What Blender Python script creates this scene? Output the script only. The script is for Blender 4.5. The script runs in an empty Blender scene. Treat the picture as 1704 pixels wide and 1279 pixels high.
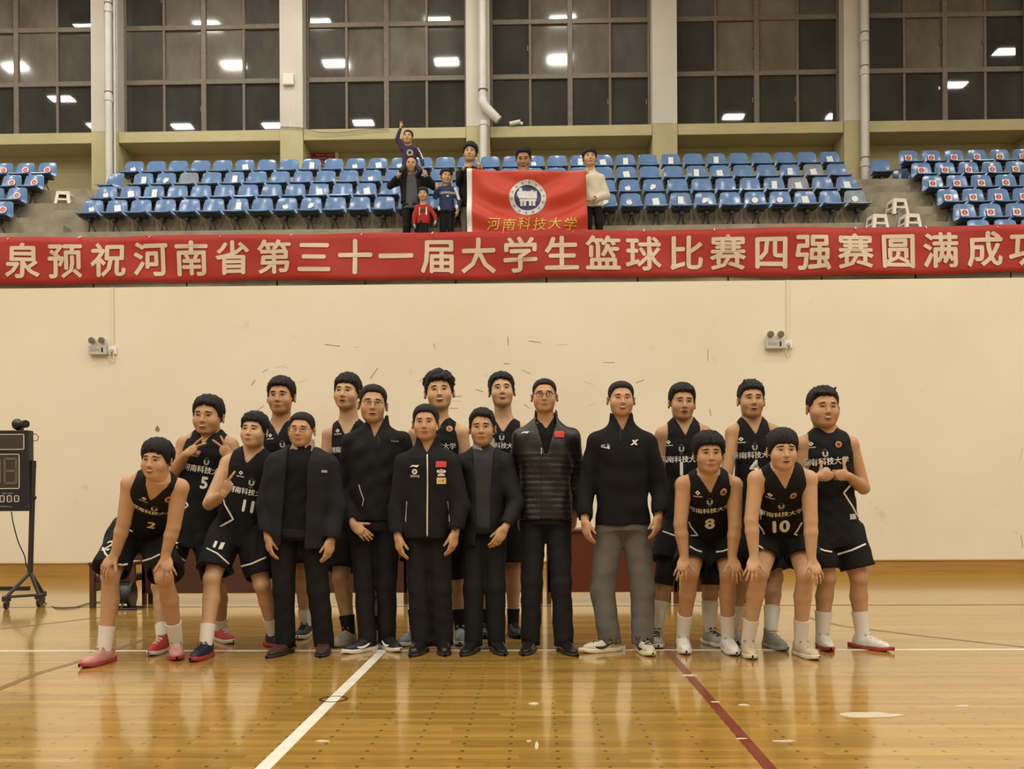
import bpy, bmesh, math, random
import numpy as np
from mathutils import Vector, Matrix, Quaternion
from mathutils.bvhtree import BVHTree
R = math.radians
SC = bpy.context.scene
COL = SC.collection
random.seed(7)

# ------------------------------------------------------------------ camera
F, CX, HY = 1500.0, 852.0, 834.0
CAMZ = 1.02
YAW, ROLL = R(1.3), 0.0053
_fw = Vector((-math.sin(YAW), math.cos(YAW), 0)); _rt0 = Vector((math.cos(YAW), math.sin(YAW), 0)); _up0 = Vector((0, 0, 1))
_rt = _rt0 * math.cos(ROLL) - _up0 * math.sin(ROLL)
_up = _up0 * math.cos(ROLL) + _rt0 * math.sin(ROLL)
cam = bpy.data.cameras.new('camera'); camo = bpy.data.objects.new('camera', cam); COL.objects.link(camo)
cam.sensor_width = 36.0; cam.lens = F / 1704 * 36; cam.shift_y = (HY - 639.5) / 1704
cam.clip_end = 200
camo.matrix_world = Matrix(((_rt.x, _up.x, -_fw.x, 0), (_rt.y, _up.y, -_fw.y, 0), (_rt.z, _up.z, -_fw.z, CAMZ), (0, 0, 0, 1)))
SC.camera = camo

def ray(px, py): return _fw * F + _rt * (px - CX) + _up * (HY - py)
def P(px, py, Y):
    d = ray(px, py); t = Y / d.y
    return Vector((d.x * t, Y, CAMZ + d.z * t))
def G(px, py, z=0.0):
    d = ray(px, py); t = (z - CAMZ) / d.z
    return Vector((d.x * t, d.y * t, z))

# ------------------------------------------------------------------ world, exposure
SC.view_settings.view_transform = 'Standard'; SC.view_settings.look = 'None'
SC.view_settings.gamma = 1.0; SC.view_settings.use_curve_mapping = False
SC.view_settings.exposure = 0.0
w = bpy.data.worlds.new('night'); SC.world = w; w.use_nodes = True
w.node_tree.nodes['Background'].inputs[0].default_value = (0.02, 0.022, 0.03, 1)
w.node_tree.nodes['Background'].inputs[1].default_value = 0.3

# ------------------------------------------------------------------ hall lamps (real floodlights under the roof)
LAMP_Z = 13.0
LAMP_COL = (1.0, 0.95, 0.85)
LAMP_W = 155.0
def lamp_light(x, y, k=1.0, col=LAMP_COL):
    l = bpy.data.lights.new('hall_lamp_light', 'AREA'); l.shape = 'RECTANGLE'; l.size = 0.62; l.size_y = 0.36
    l.energy = LAMP_W * k; l.color = col
    o = bpy.data.objects.new('hall_lamp_light', l); COL.objects.link(o); o.location = (x, y, LAMP_Z - 0.02)
    return o
LAMPS = []
for x in (-13.9, -11.1, -8.1, -5.3, -2.3, 0.8): LAMPS.append((x, 16.9))
for x in (-14.1, -8.1, -5.3, -2.3, 0.8, 12.8): LAMPS.append((x, 14.9))
for x in (-13.9, 12.3): LAMPS.append((x, 12.9))
for x in (-13.8, -11.0, -8.1, -5.3, 6.4, 9.6): LAMPS.append((x, 10.95))
for y in (8.2, 4.6, 1.0, -2.6, -6.2, -9.8):
    for x in (-13.9, -8.1, -2.3, 3.6, 9.4, 15.2): LAMPS.append((x, y))
for i, (x, y) in enumerate(LAMPS):
    lamp_light(x, y, (1.12 if y < 10 else 0.42) * (1.0 + 0.06 * ((i * 37) % 7 - 3)))

# ------------------------------------------------------------------ materials
MATS = {}
def nd(nt, t, **kw):
    n = nt.nodes.new(t)
    for k, v in kw.items():
        if k in n.inputs: n.inputs[k].default_value = v
        else: setattr(n, k, v)
    return n
def mat(name, col, rough=0.6, spec=0.5, metal=0.0, var=0.0, vscale=6.0, bump=0.0, bscale=60.0, col2=None, sheen=0.0, coat=0.0, sss=0.0, stretch=None):
    if name in MATS: return MATS[name]
    m = bpy.data.materials.new(name); m.use_nodes = True; nt = m.node_tree
    b = nt.nodes['Principled BSDF']
    b.inputs['Base Color'].default_value = (*col, 1); b.inputs['Roughness'].default_value = rough
    b.inputs['Specular IOR Level'].default_value = spec; b.inputs['Metallic'].default_value = metal
    if sheen: b.inputs['Sheen Weight'].default_value = sheen
    if coat: b.inputs['Coat Weight'].default_value = coat; b.inputs['Coat Roughness'].default_value = 0.08
    if sss:
        b.inputs['Subsurface Weight'].default_value = sss; b.inputs['Subsurface Radius'].default_value = (0.012, 0.005, 0.003)
        b.inputs['Subsurface Scale'].default_value = 1.0
    vec = None
    if var or bump:
        tc = nd(nt, 'ShaderNodeTexCoord'); vec = tc.outputs['Object']
        if stretch:
            mp = nd(nt, 'ShaderNodeMapping'); mp.inputs['Scale'].default_value = stretch
            nt.links.new(vec, mp.inputs['Vector']); vec = mp.outputs['Vector']
    if var:
        n = nd(nt, 'ShaderNodeTexNoise', Scale=vscale, Detail=5.0, Roughness=0.6); nt.links.new(vec, n.inputs['Vector'])
        rp = nd(nt, 'ShaderNodeValToRGB'); rp.color_ramp.elements[0].position = 0.3; rp.color_ramp.elements[1].position = 0.7
        c2 = col2 or tuple(max(0, c * (1 - var)) for c in col); c1 = col if col2 else tuple(min(1, c * (1 + var * 0.6)) for c in col)
        rp.color_ramp.elements[0].color = (*c2, 1); rp.color_ramp.elements[1].color = (*c1, 1)
        nt.links.new(n.outputs['Fac'], rp.inputs['Fac']); nt.links.new(rp.outputs['Color'], b.inputs['Base Color'])
    if bump:
        n2 = nd(nt, 'ShaderNodeTexNoise', Scale=bscale, Detail=4.0); nt.links.new(vec, n2.inputs['Vector'])
        bp = nd(nt, 'ShaderNodeBump', Strength=bump, Distance=0.01); nt.links.new(n2.outputs['Fac'], bp.inputs['Height'])
        nt.links.new(bp.outputs['Normal'], b.inputs['Normal'])
    MATS[name] = m
    return m

def wall_material():
    m = mat('cream_plaster', (0.70, 0.62, 0.47), 0.75, 0.25, bump=0.15, bscale=25)
    nt = m.node_tree; b = nt.nodes['Principled BSDF']
    tc = nd(nt, 'ShaderNodeTexCoord')
    n1 = nd(nt, 'ShaderNodeTexNoise', Scale=0.55, Detail=4.0); nt.links.new(tc.outputs['Object'], n1.inputs['Vector'])
    r1 = nd(nt, 'ShaderNodeValToRGB'); r1.color_ramp.elements[0].position = 0.35; r1.color_ramp.elements[1].position = 0.72
    r1.color_ramp.elements[0].color = (0.70, 0.645, 0.515, 1); r1.color_ramp.elements[1].color = (0.645, 0.575, 0.44, 1)
    nt.links.new(n1.outputs['Fac'], r1.inputs['Fac'])
    # smudges from balls and hands
    n2 = nd(nt, 'ShaderNodeTexNoise', Scale=3.3, Detail=7.0, Roughness=0.65); nt.links.new(tc.outputs['Object'], n2.inputs['Vector'])
    r2 = nd(nt, 'ShaderNodeValToRGB'); r2.color_ramp.elements[0].position = 0.66; r2.color_ramp.elements[1].position = 0.80
    r2.color_ramp.elements[0].color = (0, 0, 0, 1); r2.color_ramp.elements[1].color = (0.45, 0.45, 0.45, 1)
    nt.links.new(n2.outputs['Fac'], r2.inputs['Fac'])
    mx = nd(nt, 'ShaderNodeMix', data_type='RGBA'); mx.inputs['B'].default_value if False else None
    mx.inputs[7].default_value = (0.36, 0.30, 0.20, 1)
    nt.links.new(r2.outputs['Color'], mx.inputs[0]); nt.links.new(r1.outputs['Color'], mx.inputs[6])
    nt.links.new(mx.outputs[2], b.inputs['Base Color'])
    return m

def floor_material():
    m = bpy.data.materials.new('varnished_maple'); m.use_nodes = True; nt = m.node_tree; b = nt.nodes['Principled BSDF']; L = nt.links.new
    tc = nd(nt, 'ShaderNodeTexCoord'); sp = nd(nt, 'ShaderNodeSeparateXYZ'); L(tc.outputs['Object'], sp.inputs[0])
    def mth(op, a, bb=None, c=None):
        n = nd(nt, 'ShaderNodeMath', operation=op)
        for i, v in enumerate((a, bb, c)):
            if v is None: continue
            if isinstance(v, (int, float)): n.inputs[i].default_value = v
            else: L(v, n.inputs[i])
        return n.outputs[0]
    row = mth('FLOOR', mth('DIVIDE', sp.outputs[1], 0.055))
    off = mth('MULTIPLY', mth('FRACT', mth('MULTIPLY', mth('SINE', mth('MULTIPLY', row, 12.9898)), 43758.5)), 1.3)
    brd = mth('FLOOR', mth('DIVIDE', mth('ADD', sp.outputs[0], off), 1.1))
    wn = nd(nt, 'ShaderNodeTexWhiteNoise', noise_dimensions='2D')
    cb = nd(nt, 'ShaderNodeCombineXYZ'); L(row, cb.inputs[0]); L(brd, cb.inputs[1]); L(cb.outputs[0], wn.inputs['Vector'])
    mp = nd(nt, 'ShaderNodeMapping'); mp.inputs['Scale'].default_value = (1.2, 26, 1); L(tc.outputs['Object'], mp.inputs[0])
    gr = nd(nt, 'ShaderNodeTexNoise', Scale=1.6, Detail=5.0, Roughness=0.6); L(mp.outputs[0], gr.inputs['Vector'])
    fac = mth('ADD', mth('MULTIPLY', wn.outputs['Value'], 0.42), mth('MULTIPLY', gr.outputs['Fac'], 0.75))
    rp = nd(nt, 'ShaderNodeValToRGB'); e = rp.color_ramp.elements
    e[0].position = 0.2; e[0].color = (0.225, 0.115, 0.016, 1); e[1].position = 0.9; e[1].color = (0.45, 0.27, 0.058, 1)
    L(fac, rp.inputs['Fac'])
    # nail dots on every joist
    jx = mth('ABSOLUTE', mth('SUBTRACT', mth('FRACT', mth('DIVIDE', sp.outputs[0], 0.195)), 0.5))
    jy = mth('ABSOLUTE', mth('SUBTRACT', mth('FRACT', mth('DIVIDE', sp.outputs[1], 0.11)), 0.5))
    dot = mth('MULTIPLY', mth('LESS_THAN', jx, 0.036), mth('LESS_THAN', jy, 0.11))
    keep = mth('GREATER_THAN', nd(nt, 'ShaderNodeTexNoise', Scale=2.2).outputs['Fac'], 0.37)
    seam = mth('LESS_THAN', mth('FRACT', mth('DIVIDE', sp.outputs[1], 0.055)), 0.05)
    dk = mth('ADD', mth('MULTIPLY', mth('MULTIPLY', dot, keep), 0.75), mth('MULTIPLY', seam, 0.22))
    mx = nd(nt, 'ShaderNodeMix', data_type='RGBA'); mx.inputs[7].default_value = (0.09, 0.04, 0.012, 1)
    L(dk, mx.inputs[0]); L(rp.outputs['Color'], mx.inputs[6]); L(mx.outputs[2], b.inputs['Base Color'])
    wv = nd(nt, 'ShaderNodeTexNoise', Scale=5.0, Detail=2.0)
    mp2 = nd(nt, 'ShaderNodeMapping'); mp2.inputs['Scale'].default_value = (0.25, 4.0, 1); L(tc.outputs['Object'], mp2.inputs[0]); L(mp2.outputs[0], wv.inputs['Vector'])
    bp = nd(nt, 'ShaderNodeBump', Strength=0.11, Distance=0.004); L(wv.outputs['Fac'], bp.inputs['Height']); L(bp.outputs['Normal'], b.inputs['Normal'])
    b.inputs['Roughness'].default_value = 0.2; b.inputs['Specular IOR Level'].default_value = 0.75
    b.inputs['Coat Weight'].default_value = 0.6; b.inputs['Coat Roughness'].default_value = 0.09; b.inputs['Coat IOR'].default_value = 1.55
    L(bp.outputs['Normal'], b.inputs['Coat Normal'])
    return m

# ------------------------------------------------------------------ mesh helpers
class MB:
    def __init__(s): s.v = []; s.f = []; s.m = []
    def add(s, vs, fs, mi=0):
        o = len(s.v); s.v += [tuple(v) for v in vs]; s.f += [tuple(i + o for i in f) for f in fs]; s.m += [mi] * len(fs); return s
    def box(s, x0, x1, y0, y1, z0, z1, mi=0, M=None):
        vs = [Vector((x, y, z)) for x in (x0, x1) for y in (y0, y1) for z in (z0, z1)]
        if M: vs = [M @ v for v in vs]
        return s.add(vs, [(0, 1, 3, 2), (4, 6, 7, 5), (0, 4, 5, 1), (2, 3, 7, 6), (0, 2, 6, 4), (1, 5, 7, 3)], mi)
    def cbox(s, x0, x1, y0, y1, z0, z1, bv=0.01, mi=0, M=None):
        bm = bmesh.new(); bmesh.ops.create_cube(bm, size=1)
        for v in bm.verts: v.co = Vector((x0 + (v.co.x + .5) * (x1 - x0), y0 + (v.co.y + .5) * (y1 - y0), z0 + (v.co.z + .5) * (z1 - z0)))
        bmesh.ops.bevel(bm, geom=bm.edges[:], offset=bv, segments=2, affect='EDGES', profile=0.5)
        bm.verts.index_update()
        vs = [(M @ v.co) if M else v.co.copy() for v in bm.verts]; fs = [[v.index for v in f.verts] for f in bm.faces]; bm.free()
        return s.add(vs, fs, mi)
    def tube(s, pts, r, n=8, mi=0, caps=True, flat=1.0, upv=None):
        pts = [Vector(p) for p in pts]; k = len(pts)
        rs = r if hasattr(r, '__len__') else [r] * k
        vs = []; prev = None
        for i, p in enumerate(pts):
            t = (pts[min(i + 1, k - 1)] - pts[max(i - 1, 0)]).normalized()
            if prev is None:
                a = Vector(upv) if upv is not None else (Vector((0, 0, 1)) if abs(t.z) < 0.9 else Vector((0, 1, 0)))
            else: a = prev
            u = (a - t * a.dot(t)).normalized(); w_ = t.cross(u); prev = u
            for j in range(n):
                an = 2 * math.pi * j / n
                vs.append(p + (u * math.cos(an) * flat + w_ * math.sin(an)) * rs[i])
        fs = [(i * n + j, i * n + (j + 1) % n, (i + 1) * n + (j + 1) % n, (i + 1) * n + j) for i in range(k - 1) for j in range(n)]
        if caps: fs += [tuple(range(n - 1, -1, -1)), tuple((k - 1) * n + j for j in range(n))]
        return s.add(vs, fs, mi)
    def lathe(s, c, axis, prof, n=20, mi=0):
        ax = Vector(axis).normalized(); u = ax.orthogonal().normalized(); w_ = ax.cross(u); c = Vector(c); vs = []
        for (r, h) in prof:
            for j in range(n):
                an = 2 * math.pi * j / n; vs.append(c + ax * h + (u * math.cos(an) + w_ * math.sin(an)) * r)
        k = len(prof)
        fs = [(i * n + j, i * n + (j + 1) % n, (i + 1) * n + (j + 1) % n, (i + 1) * n + j) for i in range(k - 1) for j in range(n)]
        fs += [tuple(range(n - 1, -1, -1)), tuple((k - 1) * n + j for j in range(n))]
        return s.add(vs, fs, mi)
    def prism(s, poly, h, M, mi=0):
        n = len(poly); vs = [M @ Vector((x, y, 0)) for x, y in poly] + [M @ Vector((x, y, h)) for x, y in poly]
        return s.add(vs, [tuple(range(n - 1, -1, -1)), tuple(range(n, 2 * n))] + [(i, (i + 1) % n, n + (i + 1) % n, n + i) for i in range(n)], mi)
    def ball(s, c, r, mi=0, nu=12, nv=8, M=None):
        r = r if hasattr(r, '__len__') else (r, r, r); vs = []
        for i in range(nv + 1):
            th = math.pi * i / nv
            for j in range(nu):
                ph = 2 * math.pi * j / nu
                v = Vector((r[0] * math.sin(th) * math.cos(ph), r[1] * math.sin(th) * math.sin(ph), r[2] * math.cos(th)))
                vs.append((M @ v if M else v) + Vector(c))
        return s.add(vs, [(i * nu + j, (i + 1) * nu + j, (i + 1) * nu + (j + 1) % nu, i * nu + (j + 1) % nu) for i in range(nv) for j in range(nu)], mi)
    def sheet(s, grid, th, mi=0):
        """grid of points (rows x cols) given thickness th along its own normals"""
        g = np.array([[tuple(p) for p in row] for row in grid], float); nr, nc = g.shape[:2]
        du = np.gradient(g, axis=1); dv = np.gradient(g, axis=0); nrm = np.cross(du, dv); nrm /= np.maximum(np.linalg.norm(nrm, axis=2, keepdims=True), 1e-9)
        a = (g + nrm * th / 2).reshape(-1, 3); b_ = (g - nrm * th / 2).reshape(-1, 3); N = nr * nc
        fs = []
        for i in range(nr - 1):
            for j in range(nc - 1):
                q = (i * nc + j, i * nc + j + 1, (i + 1) * nc + j + 1, (i + 1) * nc + j)
                fs.append(q); fs.append(tuple(N + x for x in reversed(q)))
        bd = [i for i in range(nc)] + [i * nc + nc - 1 for i in range(1, nr)] + [(nr - 1) * nc + j for j in range(nc - 2, -1, -1)] + [i * nc for i in range(nr - 2, 0, -1)]
        for i in range(len(bd)):
            p, q = bd[i], bd[(i + 1) % len(bd)]; fs.append((q, p, N + p, N + q))
        return s.add(list(a) + list(b_), fs, mi)
    def mesh(s, name, mats, smooth=False):
        me = bpy.data.meshes.new(name); me.from_pydata(s.v, [], s.f)
        for m in (mats if isinstance(mats, (list, tuple)) else [mats]): me.materials.append(m)
        if any(s.m): me.polygons.foreach_set('material_index', s.m)
        if smooth:
            me.polygons.foreach_set('use_smooth', [True] * len(me.polygons))
            if smooth != True: me.set_sharp_from_angle(angle=smooth)
        me.update()
        return me
    def build(s, name, mats, parent=None, smooth=False, **kw):
        return link(name, s.mesh(name, mats, smooth), parent, **kw)

def link(name, me, parent=None, **kw):
    o = bpy.data.objects.new(name, me); COL.objects.link(o)
    if parent is not None: o.parent = parent
    for k, v in kw.items():
        if v is not None: o[k] = v
    return o
def empty(name, loc=(0, 0, 0), rz=0.0, **kw):
    o = bpy.data.objects.new(name, None); COL.objects.link(o); o.location = loc; o.rotation_euler = (0, 0, rz)
    o.empty_display_size = 0.1
    for k, v in kw.items():
        if v is not None: o[k] = v
    return o
def setparent(o, p):
    """parent without moving the child (parents only carry location / z rotation)"""
    o.parent = p
    o.matrix_parent_inverse = Matrix.LocRotScale(p.location, p.rotation_euler, p.scale).inverted()
    return o
_TXT = {}
def text_poly(body, bold=0.0, res=3):
    """flat glyph mesh, unit size: verts (n,2) and faces, centred on x, baseline at 0"""
    key = (body, bold, res)
    if key in _TXT: return _TXT[key]
    c = bpy.data.curves.new('glyph', 'FONT'); c.body = body; c.size = 1.0; c.resolution_u = res
    o = bpy.data.objects.new('glyph', c); COL.objects.link(o)
    dg = bpy.context.evaluated_depsgraph_get(); ev = o.evaluated_get(dg); me = ev.to_mesh()
    v = np.array([(p.co.x, p.co.y) for p in me.vertices]); f = [tuple(p.vertices) for p in me.polygons]
    ev.to_mesh_clear(); bpy.data.objects.remove(o); bpy.data.curves.remove(c)
    v[:, 0] -= (v[:, 0].min() + v[:, 0].max()) / 2
    if bold:   # heavier strokes: the glyph laid over itself a stroke's breadth apart
        n = len(v); sh = [(0, 0), (bold, 0), (-bold, 0), (0, bold), (0, -bold)]
        v = np.concatenate([v + np.array(s_) for s_ in sh]); f = [tuple(i + n * k for i in q) for k in range(5) for q in f]
    _TXT[key] = (v, f); return v, f
def struct(o): o['kind'] = 'structure'; return o
def poly_decal(mb, v, f, M, mi=0, th=0.0):
    mb.add([M @ Vector((x, y, 0)) for x, y in v], f, mi)
def face_cam(loc, sx=1.0, sz=1.0):
    """matrix taking glyph plane (x right, y up) to the vertical plane facing -Y"""
    return Matrix.Translation(loc) @ Matrix(((sx, 0, 0, 0), (0, 0, -1, 0), (0, sz, 0, 0), (0, 0, 0, 1)))
# ================================================================== THE HALL
YW = 12.3; YP = 19.3; YG = 19.66
XL, XR, YB, ZC = -20.0, 20.0, -15.0, 14.0
M_wall = wall_material(); M_floor = floor_material()
M_conc = mat('weathered_concrete', (0.30, 0.265, 0.20), 0.85, 0.2, var=0.35, vscale=2.2, bump=0.3, bscale=18)
M_conc_d = mat('concrete_edge', (0.22, 0.19, 0.14), 0.85, 0.2, var=0.3, vscale=3.0, bump=0.3, bscale=20)
M_olive = mat('yellow_green_paint', (0.44, 0.40, 0.22), 0.6, 0.3, var=0.12, vscale=1.5)
M_pale = mat('pale_grey_paint', (0.54, 0.515, 0.45), 0.65, 0.3, var=0.08, vscale=1.2)
M_roof = mat('roof_sheet', (0.45, 0.44, 0.42), 0.8, 0.2)
M_side = mat('side_wall_paint', (0.62, 0.57, 0.47), 0.8, 0.2)
M_frame = mat('brown_aluminium', (0.15, 0.12, 0.09), 0.45, 0.4, var=0.2, vscale=8)
M_skirt = mat('tan_wood_skirting', (0.36, 0.20, 0.045), 0.4, 0.4, var=0.25, vscale=3, stretch=(0.4, 1, 6))
M_black = mat('black_plastic', (0.012, 0.012, 0.013), 0.4, 0.4)
M_white = mat('white_paint', (0.75, 0.73, 0.68), 0.5, 0.4)
M_pvc = mat('white_pvc', (0.60, 0.58, 0.53), 0.4, 0.4, var=0.1, vscale=3)
def pane_mat(name, c, r):
    m = mat(name, c, r, 0.6, var=0.35, vscale=1.6, stretch=(1, 1, 0.5)); return m
M_pane = [pane_mat('night_glass_clear', (0.042, 0.040, 0.037), 0.03), pane_mat('night_glass_dusty', (0.15, 0.138, 0.115), 0.08), pane_mat('night_glass_hazy', (0.085, 0.08, 0.07), 0.05)]

fl = MB(); fl.add([(XL, YB, 0), (XR, YB, 0), (XR, YW + .3, 0), (XL, YW + .3, 0)], [(0, 1, 2, 3)])
floor_o = struct(fl.build('floor', M_floor))
struct(MB().box(XL, XR, YB - .3, 22, ZC, ZC + .3).build('ceiling', M_roof))
struct(MB().box(XL - .3, XL, YB, 22, -.3, ZC).build('wall_left', M_side))
struct(MB().box(XR, XR + .3, YB, 22, -.3, ZC).build('wall_right', M_side))
struct(MB().box(XL, XR, YB - .3, YB, -.3, ZC).build('wall_front', M_side))
ZWALL = P(852, 471, YW).z
wb = struct(MB().box(XL, XR, YW, YW + .3, 0, ZWALL).build('wall_back', M_wall))
bb = MB(); zb = P(852, 933, YW).z
bb.box(XL, XR, YW - .03, YW, 0.0, zb - .02).cbox(XL, XR, YW - .04, YW, zb - .02, zb, .006)
struct(bb.build('baseboard_back', M_skirt))
# scuff marks on the plaster
M_scuff = mat('ball_scuff', (0.30, 0.25, 0.17), 0.8, 0.1); M_scuff2 = mat('scuff_faint', (0.48, 0.41, 0.29), 0.8, 0.1)
SC_MARKS = [((456, 612), (472, 609), (480, 613)), ((437, 619), (446, 614)), ((418, 641), (425, 632)), ((495, 637), (511, 631)), ((428, 683), (439, 675)),
 ((616, 630), (629, 612)), ((683, 614), (684, 624)), ((697, 635), (705, 629)), ((838, 605), (848, 605)), ((807, 620), (814, 628)), ((868, 615), (883, 622)),
 ((792, 648), (805, 652)), ((972, 635), (987, 640)), ((1004, 603), (1023, 603)), ((1058, 637), (1072, 632)), ((980, 675), (990, 671)), ((872, 672), (882, 680)),
 ((540, 573), (566, 576)), ((590, 577), (597, 578)), ((722, 571), (724, 580)), ((752, 660), (768, 659)), ((752, 667), (766, 667)), ((748, 679), (762, 679)),
 ((880, 567), (900, 570)), ((927, 574), (945, 573)), ((1178, 580), (1178, 600)), ((1181, 680), (1183, 692)), ((1702, 745), (1695, 770)), ((1699, 890), (1702, 910)), ((845, 560), (846, 575))]
for i, mk in enumerate(SC_MARKS):
    b = MB(); pts = [P(x, y, YW - .001) for x, y in mk]
    b.tube(pts, [0.004 + 0.004 * ((i * 13) % 3) / 3] * len(pts), 5)
    for k in range(len(b.v)): b.v[k] = (b.v[k][0], YW - .0005 - (YW - .001 - b.v[k][1]) * 0.1, b.v[k][2])
    setparent(b.build('scuff_mark', M_scuff if i % 3 else M_scuff2), wb)
# small grey damp patch where plaster flaked
b = MB(); c0 = [(262, 707), (266, 714), (264, 719), (258, 716), (259, 711)]
b.add([P(x, y, YW - .002) for x, y in c0], [(0, 1, 2, 3, 4)]); b.build('plaster_chip', M_conc_d, wb)

# ------------------------------------------------------------------ floor lines
def fline(name, a, c, wd, m, label=None, z=0.0015):
    A, Cc = G(*a), G(*c); d = (Cc - A).normalized(); n = Vector((-d.y, d.x, 0)) * wd / 2
    b = MB(); h = Vector((0, 0, z)); vs = [A - n, Cc - n, Cc + n, A + n]
    b.add([v for v in vs] + [v + h for v in vs], [(4, 5, 6, 7), (0, 1, 5, 4), (1, 2, 6, 5), (2, 3, 7, 6), (3, 0, 4, 7)])
    return setparent(b.build(name, m), floor_o)
M_lw = mat('white_line_paint', (0.72, 0.69, 0.58), 0.25, 0.5, var=0.15, vscale=9); M_lr = mat('maroon_line_paint', (0.16, 0.035, 0.02), 0.25, 0.5, var=0.2, vscale=9)
M_ld = mat('dark_line_paint', (0.05, 0.028, 0.015), 0.25, 0.5); M_lf = mat('faint_brown_line', (0.19, 0.095, 0.03), 0.25, 0.5)
ys = G(852, 1081.5).y; yd = G(852, 1008).y
def hline(name, Y, wd, m):
    b = MB(); b.box(XL, XR, Y - wd / 2, Y + wd / 2, 0.0, 0.0015); return setparent(b.build(name, m), floor_o)
hline('side_line', ys, 0.045, M_lw); hline('dark_line', yd, 0.045, M_ld)
a_, c_ = G(638, 1083), G(432, 1279); xm = (a_.x + c_.x) / 2
def vline(name, a, c, wd, m):
    A, Cc = G(*a), G(*c); d = (Cc - A).normalized(); e = Cc + d * 2.2; b = MB(); n = Vector((-d.y, d.x, 0)) * wd / 2
    h = Vector((0, 0, .0013)); vs = [A - n, e - n, e + n, A + n]
    b.add(vs + [v + h for v in vs], [(4, 5, 6, 7), (0, 1, 5, 4), (1, 2, 6, 5), (2, 3, 7, 6), (3, 0, 4, 7)]); return setparent(b.build(name, m), floor_o)
vline('centre_line', (639, 1080), (437, 1279), 0.06, M_lw)
vline('service_line', (1109, 1080), (1282, 1279), 0.05, M_lr)
for pts in ([(-60, 1170), (60, 1121), (165, 1090), (262, 1056)], [(0, 1046), (90, 1036), (140, 1030), (240, 1020)], [(1340, 1026), (1400, 1041), (1520, 1056), (1720, 1078)]):
    for p, q in zip(pts[:-1], pts[1:]): fline('court_line', p, q, 0.05, M_lf)
# socket cover ring let into the floor
g0 = G(555, 1163); b = MB(); n = 28; rr = (0.075, 0.062); vs = []
for r_ in rr:
    for z_ in (0.0, 0.002):
        vs += [(g0.x + r_ * math.cos(2 * math.pi * j / n), g0.y + r_ * math.sin(2 * math.pi * j / n), z_) for j in range(n)]
fs = []
for j in range(n):
    k = (j + 1) % n; fs += [(n + j, n + k, 3 * n + k, 3 * n + j), (j, k, n + k, n + j), (2 * n + k, 2 * n + j, 3 * n + j, 3 * n + k)]
setparent(b.add(vs, fs).build('socket_ring', M_ld), floor_o)
# torn tape left on the boards
M_tape = mat('torn_tape', (0.55, 0.46, 0.34), 0.4, 0.4, var=0.2, vscale=30)
for i, (x, y, wpx, hpx) in enumerate([(1450, 1189, 104, 9), (1238, 1172, 20, 3), (1304, 1232, 36, 3), (1148, 1123, 26, 3), (888, 1170, 18, 4), (1190, 1167, 16, 2), (1234, 1228, 20, 2), (880, 1232, 9, 3), (893, 1240, 7, 14), (537, 1232, 24, 3), (1602, 1174, 24, 3)]):
    n = 14; rnd = random.Random(i); b = MB()
    pts = [G(x + wpx / 2 * math.cos(2 * math.pi * j / n) * rnd.uniform(.8, 1.15), y + hpx / 2 * math.sin(2 * math.pi * j / n) * rnd.uniform(.6, 1.3), .0022) for j in range(n)]
    lo = [Vector((p.x, p.y, 0.0)) for p in pts]
    b.add(pts + lo, [tuple(range(n - 1, -1, -1))] + [(j, (j + 1) % n, n + (j + 1) % n, n + j) for j in range(n)])
    setparent(b.build('tape_scrap', M_tape), floor_o)

# ------------------------------------------------------------------ grandstand
gs = struct(empty('grandstand', (0, YW, 0)))
RISE, RUN, Z1, Y1 = 0.46, 0.57, 6.0, 16.35
def stepz(k): return Z1 + RISE * k
def stepy(k): return Y1 + RUN * k
b = MB(); b.box(XL, XR, YW + .3, stepy(-3), ZWALL - .5, stepz(-4)); setparent(b.build('lower_walkway', M_conc), gs)
for k in range(-3, 4):
    b = MB(); b.box(XL, XR, stepy(k), stepy(k + 1) if k < 3 else YG + .7, stepz(k) - RISE - .15, stepz(k))
    setparent(b.build('step', M_conc), gs)
def sx(px, py, Y): return P(px, py, Y).x
AIS = [(sx(80, 300, 17.5), sx(142, 300, 17.5)), (sx(1437, 300, 17.5), sx(1525, 300, 17.5))]
for (x0, x1) in AIS:
    for k in range(-2, 4):
        b = MB(); b.box(x0, x1, stepy(k) - .27, stepy(k), stepz(k - 1), stepz(k) - RISE / 2); setparent(b.build('aisle_step', M_conc), gs)
# ledge blocks on the wall edge under the banner
xs = [-20] + [P(px, 470, YW).x for px in (148, 305, 457, 605, 757, 910, 1063, 1215, 1372, 1530, 1690)] + [20]
for i in range(len(xs) - 1):
    b = MB(); b.box(xs[i] + .012, xs[i + 1] - .012, YW + .12, YW + .34, ZWALL, ZWALL + .14); setparent(b.build('kerb_block', M_conc_d), gs)
b = MB(); b.box(XL, XR, YW + .34, YW + .42, ZWALL - .1, ZWALL + .12); setparent(b.build('kerb_backing', M_conc_d), gs)

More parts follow.
